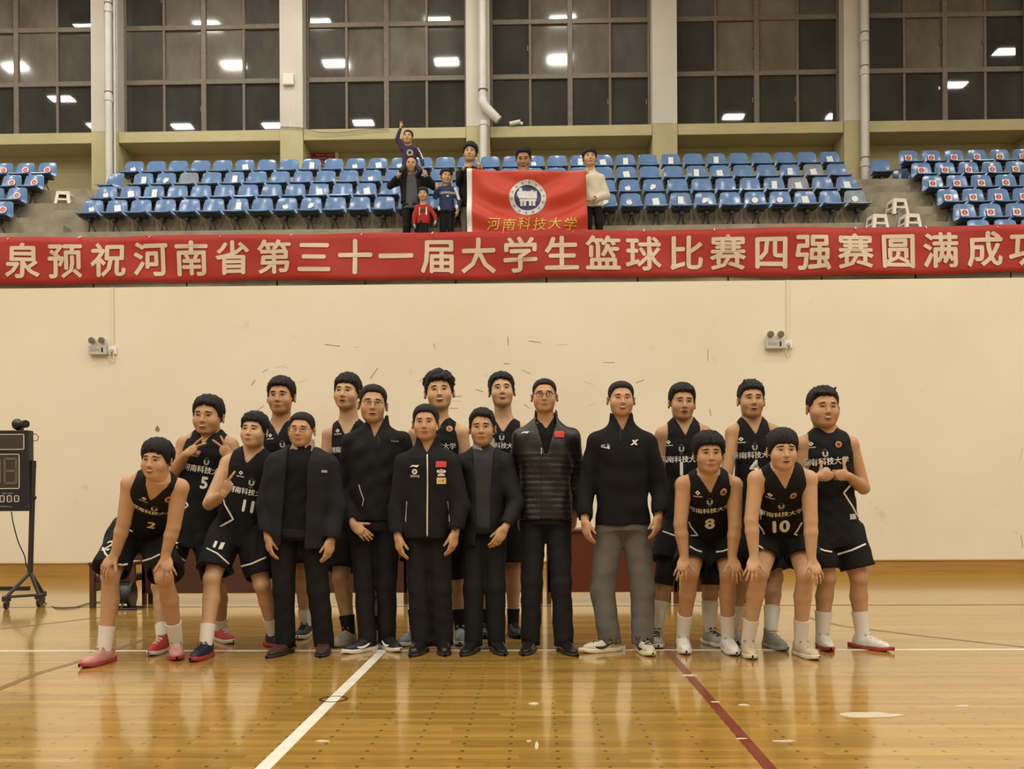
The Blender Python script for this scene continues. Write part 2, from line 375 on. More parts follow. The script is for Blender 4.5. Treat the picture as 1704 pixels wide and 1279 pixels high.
# banner rail
rail = struct(empty('balcony_railing', (0, YW + .2, ZWALL)))
M_rail = mat('grey_rail_paint', (0.20, 0.185, 0.16), 0.5, 0.4)
ZB0, ZB1 = P(852, 463, YW + .05).z, P(852, 384.5, YW + .05).z
for px in range(-80, 1800, 155):
    x = P(px + 32, 470, YW + .2).x; b = MB(); b.tube([(x, YW + .2, ZWALL + .1), (x, YW + .2, ZB1 - .02)], .022, 8); setparent(b.build('rail_post', M_rail, smooth=R(40)), rail)
b = MB(); b.tube([(XL + .5, YW + .2, ZB1 - .03), (XR - .5, YW + .2, ZB1 - .03)], .025, 8); setparent(b.build('top_rail', M_rail, smooth=R(40)), rail)
b = MB(); b.tube([(XL + .5, YW + .2, ZB0 + .2), (XR - .5, YW + .2, ZB0 + .2)], .016, 8); setparent(b.build('mid_rail', M_rail, smooth=R(40)), rail)

# ------------------------------------------------------------------ window wall
ZSILL = P(852, 210.5, YP + .05).z; ZLEDGE = P(852, 229, YP + .05).z
PILX = [(-165, -124), (152, 196), (466, 504), (776, 815), (1086, 1127), (1405, 1447), (1722, 1764)]
px_ = [(P(a, 215, YP).x, P(c, 215, YP).x) for a, c in PILX]
for i, (x0, x1) in enumerate(px_):
    p = struct(empty('pillar', ((x0 + x1) / 2, YP, stepz(3))))
    setparent(MB().box(x0, x1, YP, YG + .6, stepz(3) - .1, ZSILL).build('lower_shaft', M_olive), p)
    setparent(MB().box(x0, x1, YP - .005, YG + .4, ZSILL, ZC).build('upper_shaft', M_pale), p)
struct(MB().box(XL, XR, YG + .42, YG + .7, stepz(3) - .1, ZSILL - .02).build('wall_upper', M_olive))
for i in range(len(px_) - 1):
    x0, x1 = px_[i][1], px_[i + 1][0]
    b = MB(); b.cbox(x0 + .002, x1 - .002, YP + .03, YG + .5, ZLEDGE, ZSILL, .012); struct(b.build('trim_%d' % (i + 1), M_olive))
# windows: four columns of panes, rows up to the roof
RH = P(852, 123, YG).z - P(852, 214, YG).z
rowz = [ZSILL + RH * k for k in range(0, 5)]
rnd = random.Random(3)
LIGHT = {(c, r): 1 for c in (1, 2) for r in (1, 2, 3, 4)}
for i in range(len(px_) - 1):
    x0, x1 = px_[i][1] + .004, px_[i + 1][0] - .004; W_ = x1 - x0; top = ZC - .4
    wn = struct(empty('window_%d' % (i + 1), ((x0 + x1) / 2, YG, ZSILL)))
    def part(nm, a, c, y0, y1, z0, z1, m=M_frame):
        return setparent(MB().cbox(a, c, y0, y1, z0, z1, .008).build(nm, m), wn)
    part('frame_side', x0, x0 + .05, YG - .05, YG + .05, ZSILL, top); part('frame_side', x1 - .05, x1, YG - .05, YG + .05, ZSILL, top)
    part('frame_bottom', x0, x1, YG - .045, YG + .05, ZSILL, ZSILL + .05)
    part('main_mullion', x0 + W_ / 2 - .055, x0 + W_ / 2 + .055, YG - .06, YG + .05, ZSILL, top)
    for k in range(1, 5): part('transom', x0 + .05, x1 - .05, YG - .05, YG + .05, ZSILL + RH * k - .055, ZSILL + RH * k + .055)
    for c in (0, 1):
        xc = x0 + W_ * (0.25 + .5 * c)
        for k in range(0, 5): part('sash_bar', xc - .028, xc + .028, YG - .045, YG + .03, ZSILL + RH * k + .055, min(top, ZSILL + RH * (k + 1) - .055))
    for c in range(4):
        a, d = x0 + W_ * c / 4 + (.055 if c in (0, 2) else .028), x0 + W_ * (c + 1) / 4 - (.055 if c in (1, 3) else .028)
        for k in range(0, 5):
            z0, z1 = ZSILL + RH * k + .05, min(top, ZSILL + RH * (k + 1) - .05)
            if z1 - z0 < .2: continue
            mi = 1 if (c in (1, 2) and k >= 1) else (0 if (k == 0 or rnd.random() < .5) else 2)
            if i in (0, 5) and k == 1 and c in (1,): mi = 1
            yo = YG + (.012 if c % 2 else -.012)
            Mx = Matrix.Translation(((a + d) / 2, yo, (z0 + z1) / 2)) @ Matrix.Rotation(R(rnd.uniform(-.25, .25)), 4, 'Z') @ Matrix.Rotation(R(rnd.uniform(-.2, .2)), 4, 'X')
            o = MB().box(-(d - a) / 2 - .01, (d - a) / 2 + .01, -.004, .004, -(z1 - z0) / 2 - .01, (z1 - z0) / 2 + .01, M=Mx).build('pane', M_pane[mi]); setparent(o, wn)
            if rnd.random() < .3:
                h = MB().cbox(d - .035, d - .01, yo - .04, yo - .005, z0 + .5, z0 + .62, .005).build('latch', M_frame); setparent(h, wn)

# ------------------------------------------------------------------ pipes on the pillars
def pipe(name, px, yfront, z0, z1, r, label, coll):
    x = P(px, 200, yfront).x; e = empty(name, (x, yfront, z0), label=label, category='pipe')
    setparent(MB().tube([(x, yfront, z0), (x, yfront, z1)], r, 14).build('pipe_run', M_pvc, smooth=R(40)), e)
    for zc in coll:
        setparent(MB().lathe((x, yfront, zc - .07), (0, 0, 1), [(r + .001, 0), (r + .016, .01), (r + .016, .13), (r + .001, .14)], 14).build('coupling', M_pvc, smooth=R(40)), e)
        setparent(MB().lathe((x, yfront, zc + .12), (0, 0, 1), [(r + .001, 0), (r + .008, .003), (r + .008, .02), (r + .001, .023)], 14).build('clip', mat('rusty_clip', (.12, .09, .06), .6), smooth=R(40)), e)
    return e
zp = lambda py: P(852, py, YP).z
pipe('drain_pipe', 181, YP - .13, stepz(3), ZC - .1, .075, 'tall white drain pipe running down the leftmost pillar in view', [zp(10), zp(158)])
x9 = P(191, 200, YP - .04).x
MB().tube([(x9, YP - .04, stepz(3)), (x9, YP - .04, ZC - .1)], .03, 10).build('conduit_pipe', M_pvc, smooth=R(40), label='thin white conduit beside the drain pipe on the leftmost pillar', category='pipe')
pipe('drain_pipe', 1439, YP - .13, stepz(3), ZC - .1, .08, 'tall white drain pipe on the rightmost pillar beside the aisle', [zp(80), zp(135), zp(285)])
# broken pipe with elbow
x = P(804, 200, YP - .14).x
e = empty('broken_drain_pipe', (x, YP - .14, zp(165)), label='white drain pipe with loose elbow swung off the middle pillar', category='pipe')
r_ = .085
setparent(MB().tube([(x, YP - .14, zp(166)), (x, YP - .14, ZC - .1)], r_, 14).build('pipe_run', M_pvc, smooth=R(40)), e)
el = [P(804, 163, YP - .14), P(804, 170, YP - .15), P(808, 178, YP - .15), P(830, 200, YP - .13)]
setparent(MB().tube(el, [.095, .1, .1, .09], 14).build('elbow', M_pvc, smooth=R(40)), e)
setparent(MB().lathe((x, YP - .14, zp(155)), (0, 0, 1), [(r_, 0), (r_ + .02, .003), (r_ + .02, .018), (r_, .02)], 16).build('wire_hoop', M_frame), e)
MB().tube([(x + .01, YP - .14, stepz(3)), (x + .01, YP - .14, zp(206))], r_, 14).tube([(x + .01, YP - .14, zp(207)), (x + .01, YP - .14, zp(213))], r_ + .012, 14).build('lower_drain_pipe', M_pvc, smooth=R(40), label='short white pipe stub below the broken elbow on the middle pillar', category='pipe')
for i, (pa, pb, rr_) in enumerate([((848, 208), (866, 204), .05), ]):
    MB().tube([P(*pa, YP + .02) + Vector((0, 0, .02)), P(*pb, YP + .02) + Vector((0, 0, .02))], rr_, 10).tube([P(866, 205, YP + .02), P(870, 206, YP + .02)], .035, 8).build('pipe_offcut', M_pvc, smooth=R(40), label='short grey pipe offcut lying on the window ledge', category='pipe')
# box on the pillar, poster
x = P(481, 134, YP); d = .115
e = empty('junction_box', (x.x, YP, x.z), label='square white junction box high on the second pillar', category='box')
setparent(MB().cbox(x.x - .115, x.x + .115, YP - .08, YP - .005, x.z - .12, x.z + .12, .01).build('housing', M_white), e)
setparent(MB().box(x.x - .1, x.x + .1, YP - .086, YP - .08, x.z - .1, x.z + .1).build('cover', mat('box_cover', (.66, .63, .56), .5)), e)
MB().tube([(x.x + .02, YP - .01, x.z - .12), (x.x + .02, YP - .01, ZSILL)], .006, 6).build('box_cable', M_white, label='thin cable running down from the white junction box', category='cable')
cw = [P(466, 211, YP - .02), P(500, 212, YP - .03), P(530, 220, YP - .02), P(560, 221, YP - .01), P(620, 214, YP - .01), P(646, 215, YP)]
MB().tube(cw, .007, 6).build('loose_cable', M_frame, label='dark loose cable drooping along the window ledge by the second pillar', category='cable')
c = P(538, 268, YG + .38); YG_ = YG; YG = YG + .42
e = empty('framed_poster', (c.x, YG, c.z - .3), label='red printed poster in a white frame behind the top seats', category='poster')
pw, ph = .34, .26
for (x0, x1, z0, z1) in ((-pw, pw, ph - .07, ph), (-pw, pw, -ph, -ph + .07), (-pw, -pw + .07, -ph, ph), (pw - .07, pw, -ph, ph)):
    setparent(MB().cbox(c.x + x0, c.x + x1, YG - .06, YG - .01, c.z + z0, c.z + z1, .006).build('frame_rail', M_white), e)
setparent(MB().box(c.x - pw + .07, c.x + pw - .07, YG - .04, YG - .02, c.z - ph + .07, c.z + ph - .07).build('print', mat('red_print', (.45, .05, .035), .4, var=.3, vscale=14)), e)
for r__ in range(4):
    for q in range(9):
        if (q * 7 + r__ * 3) % 5 == 0: continue
        b = MB(); b.box(c.x - .22 + q * .05, c.x - .19 + q * .05, YG - .043, YG - .04, c.z + .13 - r__ * .07, c.z + .145 - r__ * .07); setparent(b.build('print_line', M_white), e)
YG = YG_
# lamp housings under the roof
M_housing = mat('lamp_housing', (.25, .25, .25), .5); lm = MB()
lm.cbox(-.38, .38, -.25, .25, .01, .2, .02); lme = lm.mesh('housing', M_housing); lb = MB().tube([(0, 0, .2), (0, 0, ZC - LAMP_Z)], .02, 6).mesh('bracket', M_housing)
for i, (x, y) in enumerate(LAMPS):
    e = empty('hall_lamp', (x, y, LAMP_Z), label='square floodlight hung under the hall roof', category='lamp', group='floodlights under the hall roof')
    link('housing', lme, e); link('bracket', lb, e)
# ================================================================== SIGNED-DISTANCE BODY BUILDER
V3 = lambda a: np.asarray(a, dtype=np.float64)
class Prim:
    def __init__(s, lo, hi, fn): s.lo, s.hi, s.fn = V3(lo), V3(hi), fn
def rcone(a, b, ra, rb):
    a, b = V3(a), V3(b); ba = b - a; L2 = max(float(ba @ ba), 1e-9); m = max(ra, rb)
    def fn(X, Y, Z):
        x, y, z = X - a[0], Y - a[1], Z - a[2]
        t = np.clip((x * ba[0] + y * ba[1] + z * ba[2]) / L2, 0, 1)
        return np.sqrt((x - t * ba[0]) ** 2 + (y - t * ba[1]) ** 2 + (z - t * ba[2]) ** 2) - (ra + (rb - ra) * t)
    return Prim(np.minimum(a, b) - m, np.maximum(a, b) + m, fn)
def ell(c, r, M=None):
    c = V3(c); r = V3(r if hasattr(r, '__len__') else (r, r, r)); M_ = np.eye(3) if M is None else np.array(M)[:3, :3]
    e = np.sqrt((M_ ** 2) @ (r ** 2))
    def fn(X, Y, Z):
        x, y, z = X - c[0], Y - c[1], Z - c[2]
        q = [(M_[0, i] * x + M_[1, i] * y + M_[2, i] * z) / r[i] for i in range(3)]
        k0 = np.sqrt(q[0] ** 2 + q[1] ** 2 + q[2] ** 2)
        k1 = np.sqrt((q[0] / r[0]) ** 2 + (q[1] / r[1]) ** 2 + (q[2] / r[2]) ** 2)
        return k0 * (k0 - 1) / np.maximum(k1, 1e-6)
    return Prim(c - e, c + e, fn)
def loft(a, b, lat, dep, ts, ws, ds, t0, t1, n=2.4, off=0.0):
    a, b, lat, dep = V3(a), V3(b), V3(lat), V3(dep); ba = b - a; L = float(np.sqrt(ba @ ba)); ud = ba / L
    mx = max(ws) + off; e0, e1 = a + ba * t0, a + ba * t1
    def fn(X, Y, Z):
        x, y, z = X - a[0], Y - a[1], Z - a[2]
        t = (x * ud[0] + y * ud[1] + z * ud[2]) / L
        u = x * lat[0] + y * lat[1] + z * lat[2]; v = x * dep[0] + y * dep[1] + z * dep[2]
        tc = np.clip(t, t0, t1)
        w_ = np.interp(tc, ts, ws) + off; d_ = np.interp(tc, ts, ds) + off
        s = ((np.abs(u) / w_) ** n + (np.abs(v) / d_) ** n) ** (1 / n)
        ds_ = (s - 1) * np.minimum(w_, d_); cap = np.maximum(t0 - t, t - t1) * L
        return np.maximum(ds_, cap)
    lo = np.minimum(e0, e1) - mx; hi = np.maximum(e0, e1) + mx
    return Prim(lo, hi, fn)
def rbox(c, hf, M=None, r=0.01):
    c, hf = V3(c), V3(hf); M_ = np.eye(3) if M is None else np.array(M)[:3, :3]; e = np.abs(M_) @ hf
    def fn(X, Y, Z):
        x, y, z = X - c[0], Y - c[1], Z - c[2]
        q = [np.abs(M_[0, i] * x + M_[1, i] * y + M_[2, i] * z) - (hf[i] - r) for i in range(3)]
        return np.sqrt(sum(np.maximum(k, 0) ** 2 for k in q)) + np.minimum(np.maximum(np.maximum(q[0], q[1]), q[2]), 0) - r
    return Prim(c - e, c + e, fn)
def func(fn): return Prim((-9, -9, -9), (9, 9, 9), fn)
def plane(p, n):
    """keeps the side opposite to n"""
    p, n = V3(p), V3(n); n = n / np.sqrt(n @ n)
    return func(lambda X, Y, Z: (X - p[0]) * n[0] + (Y - p[1]) * n[1] + (Z - p[2]) * n[2])
def sdf_mesh(ops, h, clip=None):
    """ops: (op, prim, k); op in u (union) s (subtract) i (intersect) d (displace).  -> verts, quads"""
    us = [o for o in ops if o[0] == 'u']
    lo = np.min([o[1].lo - o[2] * .3 for o in us], 0) - 3 * h; hi = np.max([o[1].hi + o[2] * .3 for o in us], 0) + 3 * h
    if clip is not None: lo = np.maximum(lo, clip[0]); hi = np.minimum(hi, clip[1])
    n = np.maximum(np.ceil((hi - lo) / h).astype(int) + 1, 4)
    ax = [(lo[i] + h * np.arange(n[i])).astype(np.float32) for i in range(3)]
    Fd = np.full(tuple(n), 0.08, np.float32)
    for op, pr, k in ops:
        if op in 'us':
            a = np.clip(np.floor((pr.lo - k - 3 * h - lo) / h).astype(int), 0, n); b = np.clip(np.ceil((pr.hi + k + 3 * h - lo) / h).astype(int) + 1, 0, n)
            if np.any(b - a < 1): continue
        else: a, b = np.zeros(3, int), n
        sl = tuple(slice(a[i], b[i]) for i in range(3))
        d = pr.fn(ax[0][sl[0]][:, None, None], ax[1][sl[1]][None, :, None], ax[2][sl[2]][None, None, :])
        f = Fd[sl]
        if op == 'u':
            if k > 0:
                hh = np.clip(.5 + .5 * (f - d) / k, 0, 1); f[...] = f + (d - f) * hh - k * hh * (1 - hh)
            else: np.minimum(f, d, out=f)
        elif op == 's':
            if k > 0:
                d = -d; hh = np.clip(.5 - .5 * (f - d) / k, 0, 1); f[...] = f + (d - f) * hh + k * hh * (1 - hh)
            else: np.maximum(f, -d, out=f)
        elif op == 'i': np.maximum(f, d, out=f)
        elif op == 'd': f += d.astype(np.float32)
    return surface_nets(Fd, lo, h)
_CO = np.array([(i, j, k) for i in (0, 1) for j in (0, 1) for k in (0, 1)])
_ED = [(a, b) for a in range(8) for b in range(a + 1, 8) if np.abs(_CO[a] - _CO[b]).sum() == 1]
def surface_nets(Fd, lo, h):
    S = Fd < 0; c = S[:-1, :-1, :-1]; anyc = np.zeros(c.shape, bool); allc = np.ones(c.shape, bool)
    nx, ny, nz = Fd.shape
    for (i, j, k) in _CO:
        q = S[i:nx - 1 + i, j:ny - 1 + j, k:nz - 1 + k]; anyc |= q; allc &= q
    act = anyc & ~allc; idx = np.argwhere(act)
    if len(idx) == 0: return np.zeros((0, 3)), np.zeros((0, 4), int)
    vals = np.stack([Fd[idx[:, 0] + i, idx[:, 1] + j, idx[:, 2] + k] for (i, j, k) in _CO], 1).astype(np.float64)
    acc = np.zeros((len(idx), 3)); cnt = np.zeros(len(idx))
    for a, b in _ED:
        va, vb = vals[:, a], vals[:, b]; m = (va < 0) != (vb < 0)
        t = va[m] / (va[m] - vb[m]); acc[m] += _CO[a] + t[:, None] * (_CO[b] - _CO[a]); cnt[m] += 1
    verts = lo + h * (idx + acc / cnt[:, None])
    num = np.full(act.shape, -1, np.int32); num[act] = np.arange(len(idx))
    qs = []
    for axd in range(3):
        sl0 = [slice(1, -1)] * 3; sl0[axd] = slice(0, -1); sl1 = list(sl0); sl1[axd] = slice(1, None)
        s0, s1 = S[tuple(sl0)], S[tuple(sl1)]; e = np.argwhere(s0 != s1)
        if len(e) == 0: continue
        flip = s0[tuple(e.T)]
        o1, o2 = (axd + 1) % 3, (axd + 2) % 3
        base = e.copy(); base[:, o1] += 1; base[:, o2] += 1
        def cell(da, db):
            q = base.copy(); q[:, o1] -= da; q[:, o2] -= db; return num[q[:, 0], q[:, 1], q[:, 2]]
        q4 = np.stack([cell(1, 1), cell(0, 1), cell(0, 0), cell(1, 0)], 1)
        q4[~flip] = q4[~flip][:, ::-1]
        qs.append(q4)
    q = np.concatenate(qs); q = q[(q >= 0).all(1)]
    return verts, q
class Geo:
    """collects vertex / face arrays with material slots"""
    def __init__(s): s.vs = []; s.q = []; s.n = 0; s.mi = []
    def add(s, v, q, mi=0):
        v = np.asarray(v, float)
        if len(v) == 0: return s
        s.vs.append(v); s.q += [tuple(int(i) + s.n for i in f) for f in q]; s.mi += [mi] * len(q); s.n += len(v); return s
    def addmb(s, mb, M=None):
        v = np.array(mb.v, float)
        if M is not None: v = v @ np.array(M)[:3, :3].T + np.array(M)[:3, 3]
        s.vs.append(v); s.q += [tuple(i + s.n for i in f) for f in mb.f]; s.mi += list(mb.m); s.n += len(v); return s
    def build(s, name, mats, parent):
        me = bpy.data.meshes.new(name); me.from_pydata([tuple(v) for v in np.concatenate(s.vs)], [], s.q)
        for m in (mats if isinstance(mats, (list, tuple)) else [mats]): me.materials.append(m)
        if any(s.mi): me.polygons.foreach_set('material_index', s.mi)
        me.polygons.foreach_set('use_smooth', [True] * len(me.polygons)); me.update()
        return link(name, me, parent)
def fastmesh(name, v, q, mats, parent):
    me = bpy.data.meshes.new(name); n = len(v); m = len(q)
    me.vertices.add(n); me.vertices.foreach_set('co', np.asarray(v, np.float32).ravel())
    me.loops.add(m * 4); me.loops.foreach_set('vertex_index', np.asarray(q, np.int32).ravel())
    me.polygons.add(m); me.polygons.foreach_set('loop_start', np.arange(0, m * 4, 4, dtype=np.int32))
    me.polygons.foreach_set('use_smooth', np.ones(m, bool))
    me.update(calc_edges=True); me.validate()
    for x in (mats if isinstance(mats, (list, tuple)) else [mats]): me.materials.append(x)
    return link(name, me, parent)
def folds(amp, seed, sc=1.0, stretch=(1, 1, 1)):
    r = np.random.RandomState(seed); ks = []
    for i in range(5):
        d = r.normal(size=3) * np.array(stretch); d /= np.linalg.norm(d); wl = r.uniform(.06, .16) * sc
        ks.append((d * 2 * np.pi / wl, r.uniform(0, 6.28), r.normal(size=3) * 9 / sc, r.uniform(0, 6.28)))
    def fn(X, Y, Z):
        o = 0
        for k, ph, m, p2 in ks: o = o + np.sin(k[0] * X + k[1] * Y + k[2] * Z + ph + 1.4 * np.sin(m[0] * X + m[1] * Y + m[2] * Z + p2))
        return amp * .45 * o
    return func(fn)
def bvh_of(v, q): return BVHTree.FromPolygons([tuple(p) for p in v], [tuple(int(i) for i in f) for f in q])
# ------------------------------------------------------------------ materials for people
def skin_mat(name, c): return mat(name, c, 0.5, 0.35, var=0.1, vscale=14)
SKIN = [skin_mat('skin_light', (.50, .295, .165)), skin_mat('skin_tan', (.43, .235, .118)), skin_mat('skin_warm', (.46, .255, .135))]
M_lip = mat('lips', (.36, .11, .075), .4, .4); M_brow = mat('brow_hair', (.014, .011, .009), .7, .2); M_eye = mat('eye_white', (.62, .57, .5), .25, .5)
M_iris = mat('iris', (.012, .008, .006), .15, .5); M_teeth = mat('teeth', (.52, .43, .32), .6, .2); M_mouth = mat('mouth_inside', (.06, .015, .012), .6, .2)
M_hair = mat('black_hair', (.011, .0095, .009), .55, .3, bump=.9, bscale=160, stretch=(3, 3, .5))
M_hairs = mat('cropped_hair', (.018, .014, .012), .7, .2, bump=.6, bscale=300)
FACEM = [M_lip, M_brow, M_eye, M_iris, M_teeth, M_mouth]
# ------------------------------------------------------------------ head (local: x right, -y face, z up; chin -.115, crown +.12)
def build_head(sp, neck_local, h):
    fw = sp.get('fw', 1.0) * 1.1; jaw = sp.get('jaw', 1.0)
    ops = [('u', ell((0, .012, .035), (.074 * fw, .094, .083)), 0),
           ('u', ell((0, -.022, -.032), (.0665 * fw * jaw, .068, .083)), .03),
           ('u', ell((.036 * fw * jaw, -.028, -.068), (.024, .03, .026)), .02), ('u', ell((-.036 * fw * jaw, -.028, -.068), (.024, .03, .026)), .02), ('u', ell((0, -.06, -.09), (.036 * jaw, .026, .025)), .03),
           ('u', ell((.04 * fw, -.056, -.03), .026), .03), ('u', ell((-.04 * fw, -.056, -.03), .026), .03),
           ('u', rcone((-.034, -.076, .027), (.034, -.076, .027), .012, .012), .02),
           ('u', rcone(neck_local[0], neck_local[1], .059 * sp.get('nk', 1), .064 * sp.get('nk', 1)), .03),
           ('s', ell((.031 * fw, -.106, .006), (.017, .018, .012)), .012), ('s', ell((-.031 * fw, -.106, .006), (.017, .018, .012)), .012),
           ('u', rcone((0, -.086, .012), (0, -.104, -.027), .007, .0115), .012),
           ('u', ell((.0115, -.094, -.031), .0085), .008), ('u', ell((-.0115, -.094, -.031), .0085), .008),
           ('u', ell((0, -.086, -.062), (.024, .012, .013)), .014),
           ('s', ell((0, -.104, -.079), (.02, .01, .006)), .01)]
    for s in (-1, 1):
        Mx = Matrix.Rotation(R(32 * s), 3, 'Z')
        ops += [('u', ell((s * .083 * fw, .010, -.006), (.008, .02, .032), Mx), .008), ('s', ell((s * .092 * fw, .0, -.004), (.006, .011, .02), Mx), .004)]
    zmin = neck_local[1][2] - .02
    v, q = sdf_mesh(ops, h, clip=((-1, -1, zmin), (1, 1, 1)))
    bv = bvh_of(v, q)
    def sf(x, z, off=.0):
        hit = bv.ray_cast(Vector((x, -.4, z)), Vector((0, 1, 0)))[0]
        return Vector((x, (hit.y if hit else -.08) - off, z))
    mb = MB(); open_ = sp.get('eye', .55); smile = sp.get('smile', .3); mouth = sp.get('mouth', 'closed')
    for s in (-1, 1):
        ex = s * .031 * fw; ez = .006
        c = sf(ex, ez); w_ = .0145
        mb.ball(c + Vector((0, .004, 0)), (w_, .0065, .0075 * open_ + .001), 3, 12, 6)
        mb.ball(sf(ex, ez) + Vector((0, -.0005, 0)), (.0062, .004, min(.0062, .0078 * open_)), 4, 10, 6)
        pts = [sf(ex + w_ * 1.12 * t, ez + .0078 * open_ * (1 - t * t) + .0008 + .001 * s * t, .0012) for t in np.linspace(-1, 1, 7)]
        mb.tube(pts, [.0008, .0019, .0023, .0024, .0023, .0019, .0008], 6, 2)
        pts = [sf(ex + s * (-.020 + .040 * t), ez + .0225 + .004 * math.sin(math.pi * (.25 + .75 * t)) - .003 * t, .0008) for t in np.linspace(0, 1, 7)]
        bw = sp.get('brow', 1.0)
        mb.tube(pts, [.0018 * bw, .0036 * bw, .0038 * bw, .0036 * bw, .0032 * bw, .0022 * bw, .0008], 6, 2, flat=1.15)
    mz = -.061; mw = .026 + .008 * smile
    def mc(x, dz): return sf(x, mz + dz + .010 * smile * (x / mw) ** 2, 0)
    T = np.linspace(-1, 1, 9)
    if mouth in ('teeth', 'open'):
        o = .0085 if mouth == 'teeth' else .0085
        grid = [[mc(mw * .86 * t, o * (1 - t * t) * kk) + Vector((0, -.0012, 0)) for t in T] for kk in (-1.0, -.2, .45)]
        mb.sheet(grid, .0015, 6)
        if mouth == 'teeth' or sp.get('tt'):
            grid = [[mc(mw * .76 * t, o * (1 - t * t) * kk) + Vector((0, -.0026, 0)) for t in T] for kk in (-.35 if mouth == 'teeth' else .2, .2, .8)]
            mb.sheet(grid, .0015, 5)
        up, dn = o + .0015, -o - .003
    else:
        mb.tube([mc(mw * t, 0) + Vector((0, -.0008, 0)) for t in T], [.0006, .0012, .0015, .0016, .0016, .0016, .0015, .0012, .0006], 6, 6)
        up, dn = .0032, -.0048
    mb.tube([mc(mw * t, up * (1 - .8 * t * t)) + Vector((0, .0002, 0)) for t in T], [.0006, .0022, .003, .0033, .003, .0033, .003, .0022, .0006], 6, 1)
    mb.tube([mc(mw * .9 * t, dn * (1 - t * t)) + Vector((0, .0002, 0)) for t in T], [.0006, .0024, .0036, .0042, .0044, .0042, .0036, .0024, .0006], 6, 1)
    return v, q, mb, sf
def build_hair(sp, h):
    st = sp.get('hair', {}); fr = st.get('fringe', .07); vol = st.get('vol', 1.0); top = st.get('top', .0); sd = st.get('seed', 1); side = st.get('side', -.02); fw = sp.get('fw', 1.0) * 1.1
    thick = st.get('thick', .008)
    rn = np.random.RandomState(sd)
    ops = [('u', ell((0, .014, .035), (.074 * fw + thick, .094 + thick, .084 + thick + top * .5)), 0),
           ('u', ell((0, .01, .075), (.066 * fw + thick, .08 + thick, .05 + thick + top)), .03)]
    ys_ = np.array([-.13, -.085, -.058, -.044, -.03, -.004, .004, .03, .07, .13]); back = st.get('back', -.055)
    zs_ = np.array([fr, fr, fr - .006, max(fr - .035, side + .03), side, side - .012, .028, .02, back, back])
    part = st.get('part', 0.0); jp = rn.uniform(0, 6.28, 2)
    def hl(X, Y, Z):
        base = np.interp(Y, ys_, zs_)
        base = base + st.get('arch', 0.0) * (1 - np.clip(np.abs(X - part) / .045, 0, 1)) * (Y < -.03) - st.get('temple', 0.0) * np.clip((np.abs(X) - .045) / .02, 0, 1) * (Y < -.02) * 1.0
        aa = np.arctan2(X, -(Y - .01)); jg = st.get('jag', .005 if st.get('crop') else .011)
        base = base + jg * (np.abs(np.sin(aa * 7 + jp[0])) * .6 + np.abs(np.sin(aa * 12.3 + jp[1])) * .5 - .5) * (Y < -.02)
        return base - Z
    if st.get('fringe_tufts'):
        pass
    ops.append(('i', func(hl), 0))
    # tufts
    for i in range(st.get('tufts', 0)):
        x = rn.uniform(-.062, .062) * fw; fl = st.get('tuft_len', .025) * rn.uniform(.6, 1.2)
        y = -math.sqrt(max(0, 1 - (x / (.08 * fw)) ** 2)) * .088 - .004
        z0 = fr + .022
        p0 = (x, y + .012, z0); p1 = (x + rn.uniform(-.012, .012) + st.get('sweep', 0), y - .006 + .004, z0 - .012 - fl)
        ops.append(('u', rcone(p0, p1, .0125, .003), .006))
    for i in range(st.get('spikes', 0)):
        a = rn.uniform(0, 6.28); rr_ = rn.uniform(.1, .95); x = math.cos(a) * .064 * rr_ * fw; y = .012 + math.sin(a) * .08 * rr_
        z = .072 + (.052 + top) * math.sqrt(max(0, 1 - rr_ ** 2 * .8)); ln = st.get('spike_len', .018) * rn.uniform(.5, 1.2)
        n_ = V3((x * 6, (y - .01) * 5 - .3, .55)); n_ /= np.linalg.norm(n_); n_ += rn.normal(size=3) * .25
        p0 = V3((x, y, z - .012)); ops.append(('u', rcone(p0, p0 + n_ * (ln + .012), .011, .003), .006))
    for i in range(st.get('curls', 0)):
        a = rn.uniform(0, 6.28); el_ = rn.uniform(.15, 1.45); d = V3((math.cos(a) * math.cos(el_), math.sin(a) * math.cos(el_), math.sin(el_)))
        p = V3((0, .014, .045)) + d * V3((.078 * fw + thick, .095 + thick, .085 + top))
        if p[1] < -.05 and p[2] < fr + .005: continue
        ops.append(('u', ell(p, rn.uniform(.012, .02)), .006))
    k1 = rn.uniform(0, 6.28, 4)
    def strands(X, Y, Z):
        a = np.arctan2(X, -(Y - .01)) 
        return st.get('rough', .0022) * (np.sin(a * 34 + k1[0] + 9 * np.sin(30 * Z)) + np.sin(a * 21 + k1[1] + 25 * Z) * .7 + np.sin(150 * X + 70 * Y + k1[2]) * .5) + st.get('taper', .45) * np.clip(.024 + hl(X, Y, Z), 0, .03)
    ops.append(('d', func(strands), 0))
    return sdf_mesh(ops, h)
